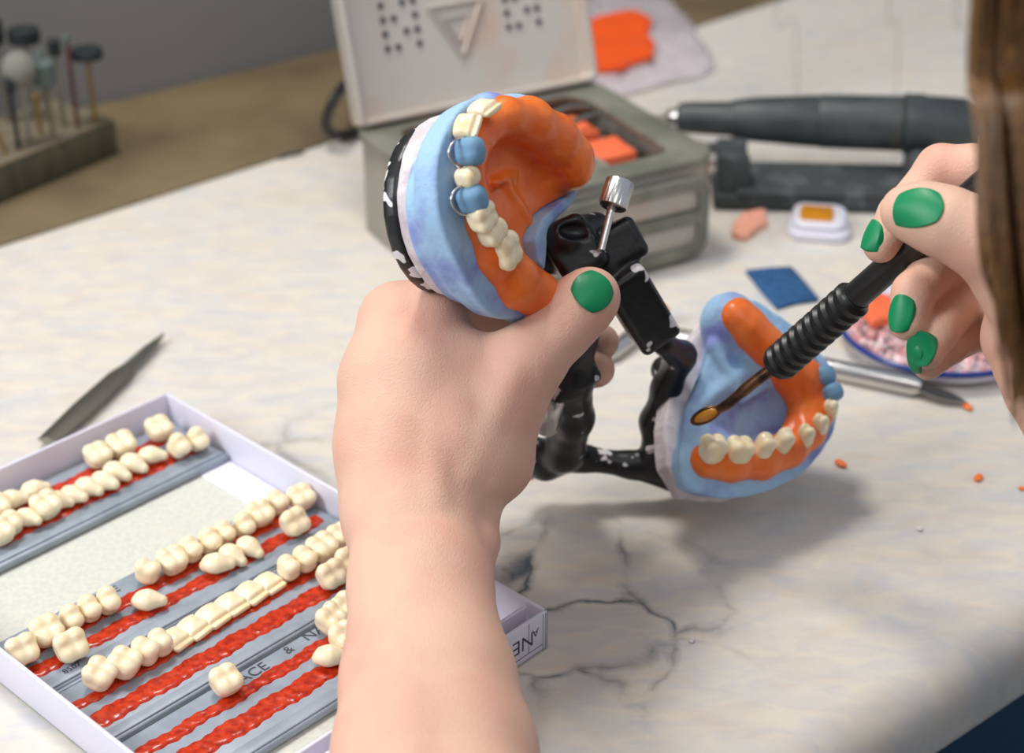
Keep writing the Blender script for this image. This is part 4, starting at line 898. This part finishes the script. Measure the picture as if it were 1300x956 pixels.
# dish of pink acrylic chips
dc = P(1190, 437, .0); dish = empty('shallow_dish', dc, 0, label='shallow clear dish with a blue rim under the right hand', cat='dish')
rad = .0455
pr = [(0, .0012), (.75, .0012), (.93, .006), (1.0, .0105), (1.03, .0105), (1.03, .0085), (.96, .0035), (.80, .0002), (0, .0002)]
V = []; n = 56
for r_, z in pr:
    for k in range(n): a = 2*math.pi*k/n; V.append(dc+np.array([r_*rad*math.cos(a), r_*rad*math.sin(a), z]))
Fc = [(q*n+i, q*n+(i+1) % n, (q+1)*n+(i+1) % n, (q+1)*n+i) for q in range(len(pr)-1) for i in range(n)]
fix(obj('dish_bowl', V, Fc, M['plastic'], dish))
V = [dc+np.array([1.03*rad*math.cos(a), 1.03*rad*math.sin(a), .0098]) for a in np.linspace(0, 2*math.pi, 61)]
MB().tube(V, .0015, 8, cap=False).build('blue_rim', M['bluerim'], dish)
mb = MB()
me_v = []
for i in range(900):
    a = rng.rand()*6.283; r_ = rad*.93*math.sqrt(rng.rand()); z = .0022+.010*(1-(r_/rad)**2)*rng.rand()+.002; c = dc+np.array([r_*math.cos(a), r_*math.sin(a), z]); s_ = .0012+.0022*rng.rand()
    R = rng.normal(size=(3, 3)); q, _ = np.linalg.qr(R); mb.add([c+s_*q[:, 0], c-s_*q[:, 0], c+s_*.8*q[:, 1], c-s_*.8*q[:, 1], c+s_*.45*q[:, 2], c-s_*.45*q[:, 2]], [(0, 2, 4), (2, 1, 4), (1, 3, 4), (3, 0, 4), (2, 0, 5), (1, 2, 5), (3, 1, 5), (0, 3, 5)])
o = mb.build('acrylic_chips', M['pinkchips'], smooth=False); tag(o, 'heap of pink and white acrylic chips in the blue-rimmed dish', 'acrylic chips', kind='stuff')
slab_sdf('wax_scrap', [P(x, y, .012)[:2] for x, y in ((1092, 392), (1112, 376), (1135, 385), (1132, 412), (1105, 415))], 11, 16, M['orangechips'], 1.2, .4, label='orange wax scrap lying on the pink chips beside the handle', cat='wax')
# scalpel
sk = empty('scalpel', P(1100, 475), 0, label='steel scalpel lying on the marble behind the lower cast', cat='scalpel')
S0, S1 = P(848, 425, .0045), P(1170, 492, .0045); pts, rads = lathe([(0, .0030), (.02, .0042), (.6, .0046), (.97, .0048), (1, .0030)], S0, S1); MB().tube(pts, rads, 24).build('scalpel_handle', M['steel'], sk)
S2 = P(1228, 512, .0025); sd = dirv(S1, S2); sn = np.cross(sd, up); sn /= np.linalg.norm(sn)
V = [S1+sn*.0042, S1-sn*.0042, S1+sd*.013-sn*.0040, S2, S1+sd*.011+sn*.0044]; MB().add([p+up*.0005 for p in V]+[p-up*.0005 for p in V], [(0, 1, 2, 3, 4), (9, 8, 7, 6, 5)]+[(i, (i+1) % 5, (i+1) % 5+5, i+5) for i in range(5)]).build('blade', M['dullsteel'], sk, smooth=False)
# steel tool under the thick arm, with a red tip
tk = empty('probe', P(820, 415), 0, label='steel probe with a red waxy tip lying behind the articulator arm', cat='dental probe')
pts, rads = lathe([(0, .003), (.1, .0042), (.8, .0042), (1, .0030)], P(770, 452, .004), P(842, 398, .004)); MB().tube(pts, rads, 16).build('probe_handle', M['steel'], tk)
MB().tube([P(826, 402, .006), P(838, 393, .009), P(846, 392, .007)], [.002, .0034, .0018], 10).build('wax_tip', M['wax'], tk)
# tweezer tool at the left of the box
kn = empty('plaster_knife', P(140, 485), 0, label='dull steel pointed blade leaning from behind the white cardboard box', cat='knife')
K0, K1 = P(60, 560, .004), P(208, 424, .0035); kd = dirv(K0, K1); ks = np.cross(kd, up); ks /= np.linalg.norm(ks)
def kp(t, w_, z): return K0+(K1-K0)*t+ks*w_+up*z
pr = [(0, .0048), (.3, .0060), (.60, .0055), (.68, .0036), (.74, .0034), (.86, .0030), (.95, .0018), (1, .0003)]
V = []
for t, w_ in pr: V += [kp(t, w_, 0), kp(t, 0, .0022 if t < .9 else .0008), kp(t, -w_, 0), kp(t, 0, -.0022 if t < .9 else -.0008)]
Fc = [(q*4+i, q*4+(i+1) % 4, (q+1)*4+(i+1) % 4, (q+1)*4+i) for q in range(len(pr)-1) for i in range(4)]+[(0, 1, 2, 3), tuple(len(V)-4+i for i in range(4))]
MB().add(V, Fc).build('blade', M['dullsteel'], kn)
V = []
# crumbs of wax, each its own piece
def crumb(px, py, s_, m, label, cat='wax crumb', z=0., group=None):
    c = P(px, py, z); v = Vol((-s_*1.6-1, -s_*1.6-1, -1), (s_*1.6+1, s_*1.6+1, s_+2), max(.25, s_/7)); v.ell((0, 0, s_*.35), (s_*1.3, s_*.8, s_*.4), k=0); v.cap((s_*.3, 0, s_*.3), (s_*.8, s_*.5, s_*.4), s_*.35, s_*.2, s_*.3); v.noise(s_*.08, 3./s_, int(px))
    o = sdfobj('wax_crumb', v, None, m); o.location = tuple(c+up*.0003); o.rotation_euler = (0, 0, px*.37); tag(o, label, cat, group); return o
crumb(1067, 591, 2.4, M['wax'], 'orange wax crumb on the marble just right of the lower cast'); crumb(1242, 609, 2.2, M['wax'], 'orange wax crumb near the right end of the marble'); crumb(1228, 519, 2.4, M['wax'], 'orange wax crumb by the scalpel blade')
crumb(662, 604, 4.5, M['wax'], 'orange wax lump beside the wrist under the articulator bar')
crumb(1298, 622, 1.5, M['wax'], 'small orange wax speck at the far right of the marble')
crumb(1167, 673, 1.3, M['white'], 'tiny grey plaster grain alone on the open marble'); crumb(878, 815, 1.2, M['white'], 'tiny plaster chip on the dark marble veins')

# ------------------------------------------------------------------ bur stand
bs = empty('bur_stand', P(60, 235), 0, label='dark wooden block holding rotary burs and brushes by the wall', cat='bur stand')
s0, s1 = P(0, 262), P(152, 198); bdv = (s1-s0)/np.linalg.norm(s1-s0); bnv = np.array([-bdv[1], bdv[0], 0]); sl_ = np.linalg.norm(s1-s0)
MB().box(s0-bdv*.10+up*.0016, bdv*(sl_+.10), bnv*.055, up*.020).build('wooden_block', M['wood'], bs, bev=.0015)
def BS(a, b, z): return s0+bdv*a+bnv*b+up*z
MB().box(BS(-.10, 0, .0218), bdv*(sl_+.10), bnv*.055, up*.0012).build('top_board', M['woodtop'], bs)
def bur(px, pyb, pyt, shm, headfn, label, lean=0):
    b = P(px, pyb+4, .0232); d = (b-CAMO) @ CAMM[2]; sc_ = d/F
    h = (pyb-pyt)*sc_/cp; top = b+up*h+bdv*lean
    o = empty('rotary_bur', b, 0, label=label, cat='rotary bur', group='burs and brushes standing in the wooden block')
    MB().tube([b-up*.004, top], .0013, 10).build('shank', shm, o); headfn(o, top, sc_); return o
def disc(r, t, m): return lambda o, c, s_: MB().tube([c-up*t/2, c-up*t*.45, c+up*t*.45, c+up*t/2], [r*.9, r, r, r*.9], 24).build('disc_head', m, o)
def cyl(r, t, m, r2=None): return lambda o, c, s_: MB().tube([c, c+up*t*.1, c+up*t*.9, c+up*t], [r*.7, r, r2 or r, (r2 or r)*.7], 20).build('head', m, o)
def ball(r, m): return lambda o, c, s_: MB().tube([c+up*r*math.sin(a) for a in np.linspace(-1.5, 1.5, 9)], [max(.0003, r*math.cos(a)) for a in np.linspace(-1.5, 1.5, 9)], 20).build('head', m, o)
k1 = 1.0/F
bur(121, 150, 72, M['brass'], disc(20*k1, 12*k1, M['blackrub']), 'brass shanked bur with a wide black disc, at the right end of the block')
bur(99, 158, 62, M['redmark'], cyl(4.5*k1, 10*k1, M['greenrub']), 'thin red marked bur beside the black disc')
bur(82, 156, 75, M['dullsteel'], cyl(8*k1, 22*k1, M['blackrub']), 'steel bur with a short black cylinder head')
bur(68, 172, 110, M['woodtop'], cyl(14*k1, 32*k1, M['greenrub']), 'bur with a wide grey green stone in front of the short black head')
bur(38, 178, 92, M['dullsteel'], ball(22*k1, M['bristle']), 'steel bur with a round pale bristle brush')
bur(45, 145, 60, M['dullsteel'], cyl(20*k1, 20*k1, M['blackrub']), 'bur with a broad black wheel behind the round pale brush')
bur(12, 150, 62, M['dullsteel'], cyl(9*k1, 34*k1, M['blackrub']), 'tall bur with a black cylinder head left of the pale brush')
bur(24, 185, 120, M['blackrub'], cyl(6*k1, 20*k1, M['blackrub']), 'black shanked bur in the front row under the pale brush')
bur(52, 165, 128, M['brass'], cyl(5*k1, 10*k1, M['brass']), 'short brass bur below the pale brush')
bur(10, 190, 118, M['brass'], cyl(5*k1, 8*k1, M['bristle']), 'leaning yellow shanked bur at the front left of the block', lean=-.012)
bur(62, 150, 85, M['dullsteel'], cyl(6*k1, 18*k1, M['greenrub']), 'steel bur between the broad black wheel and the short black head')
bur(-8, 170, 82, M['dullsteel'], cyl(9*k1, 14*k1, M['blackrub']), 'black headed bur cut by the left edge of the picture')
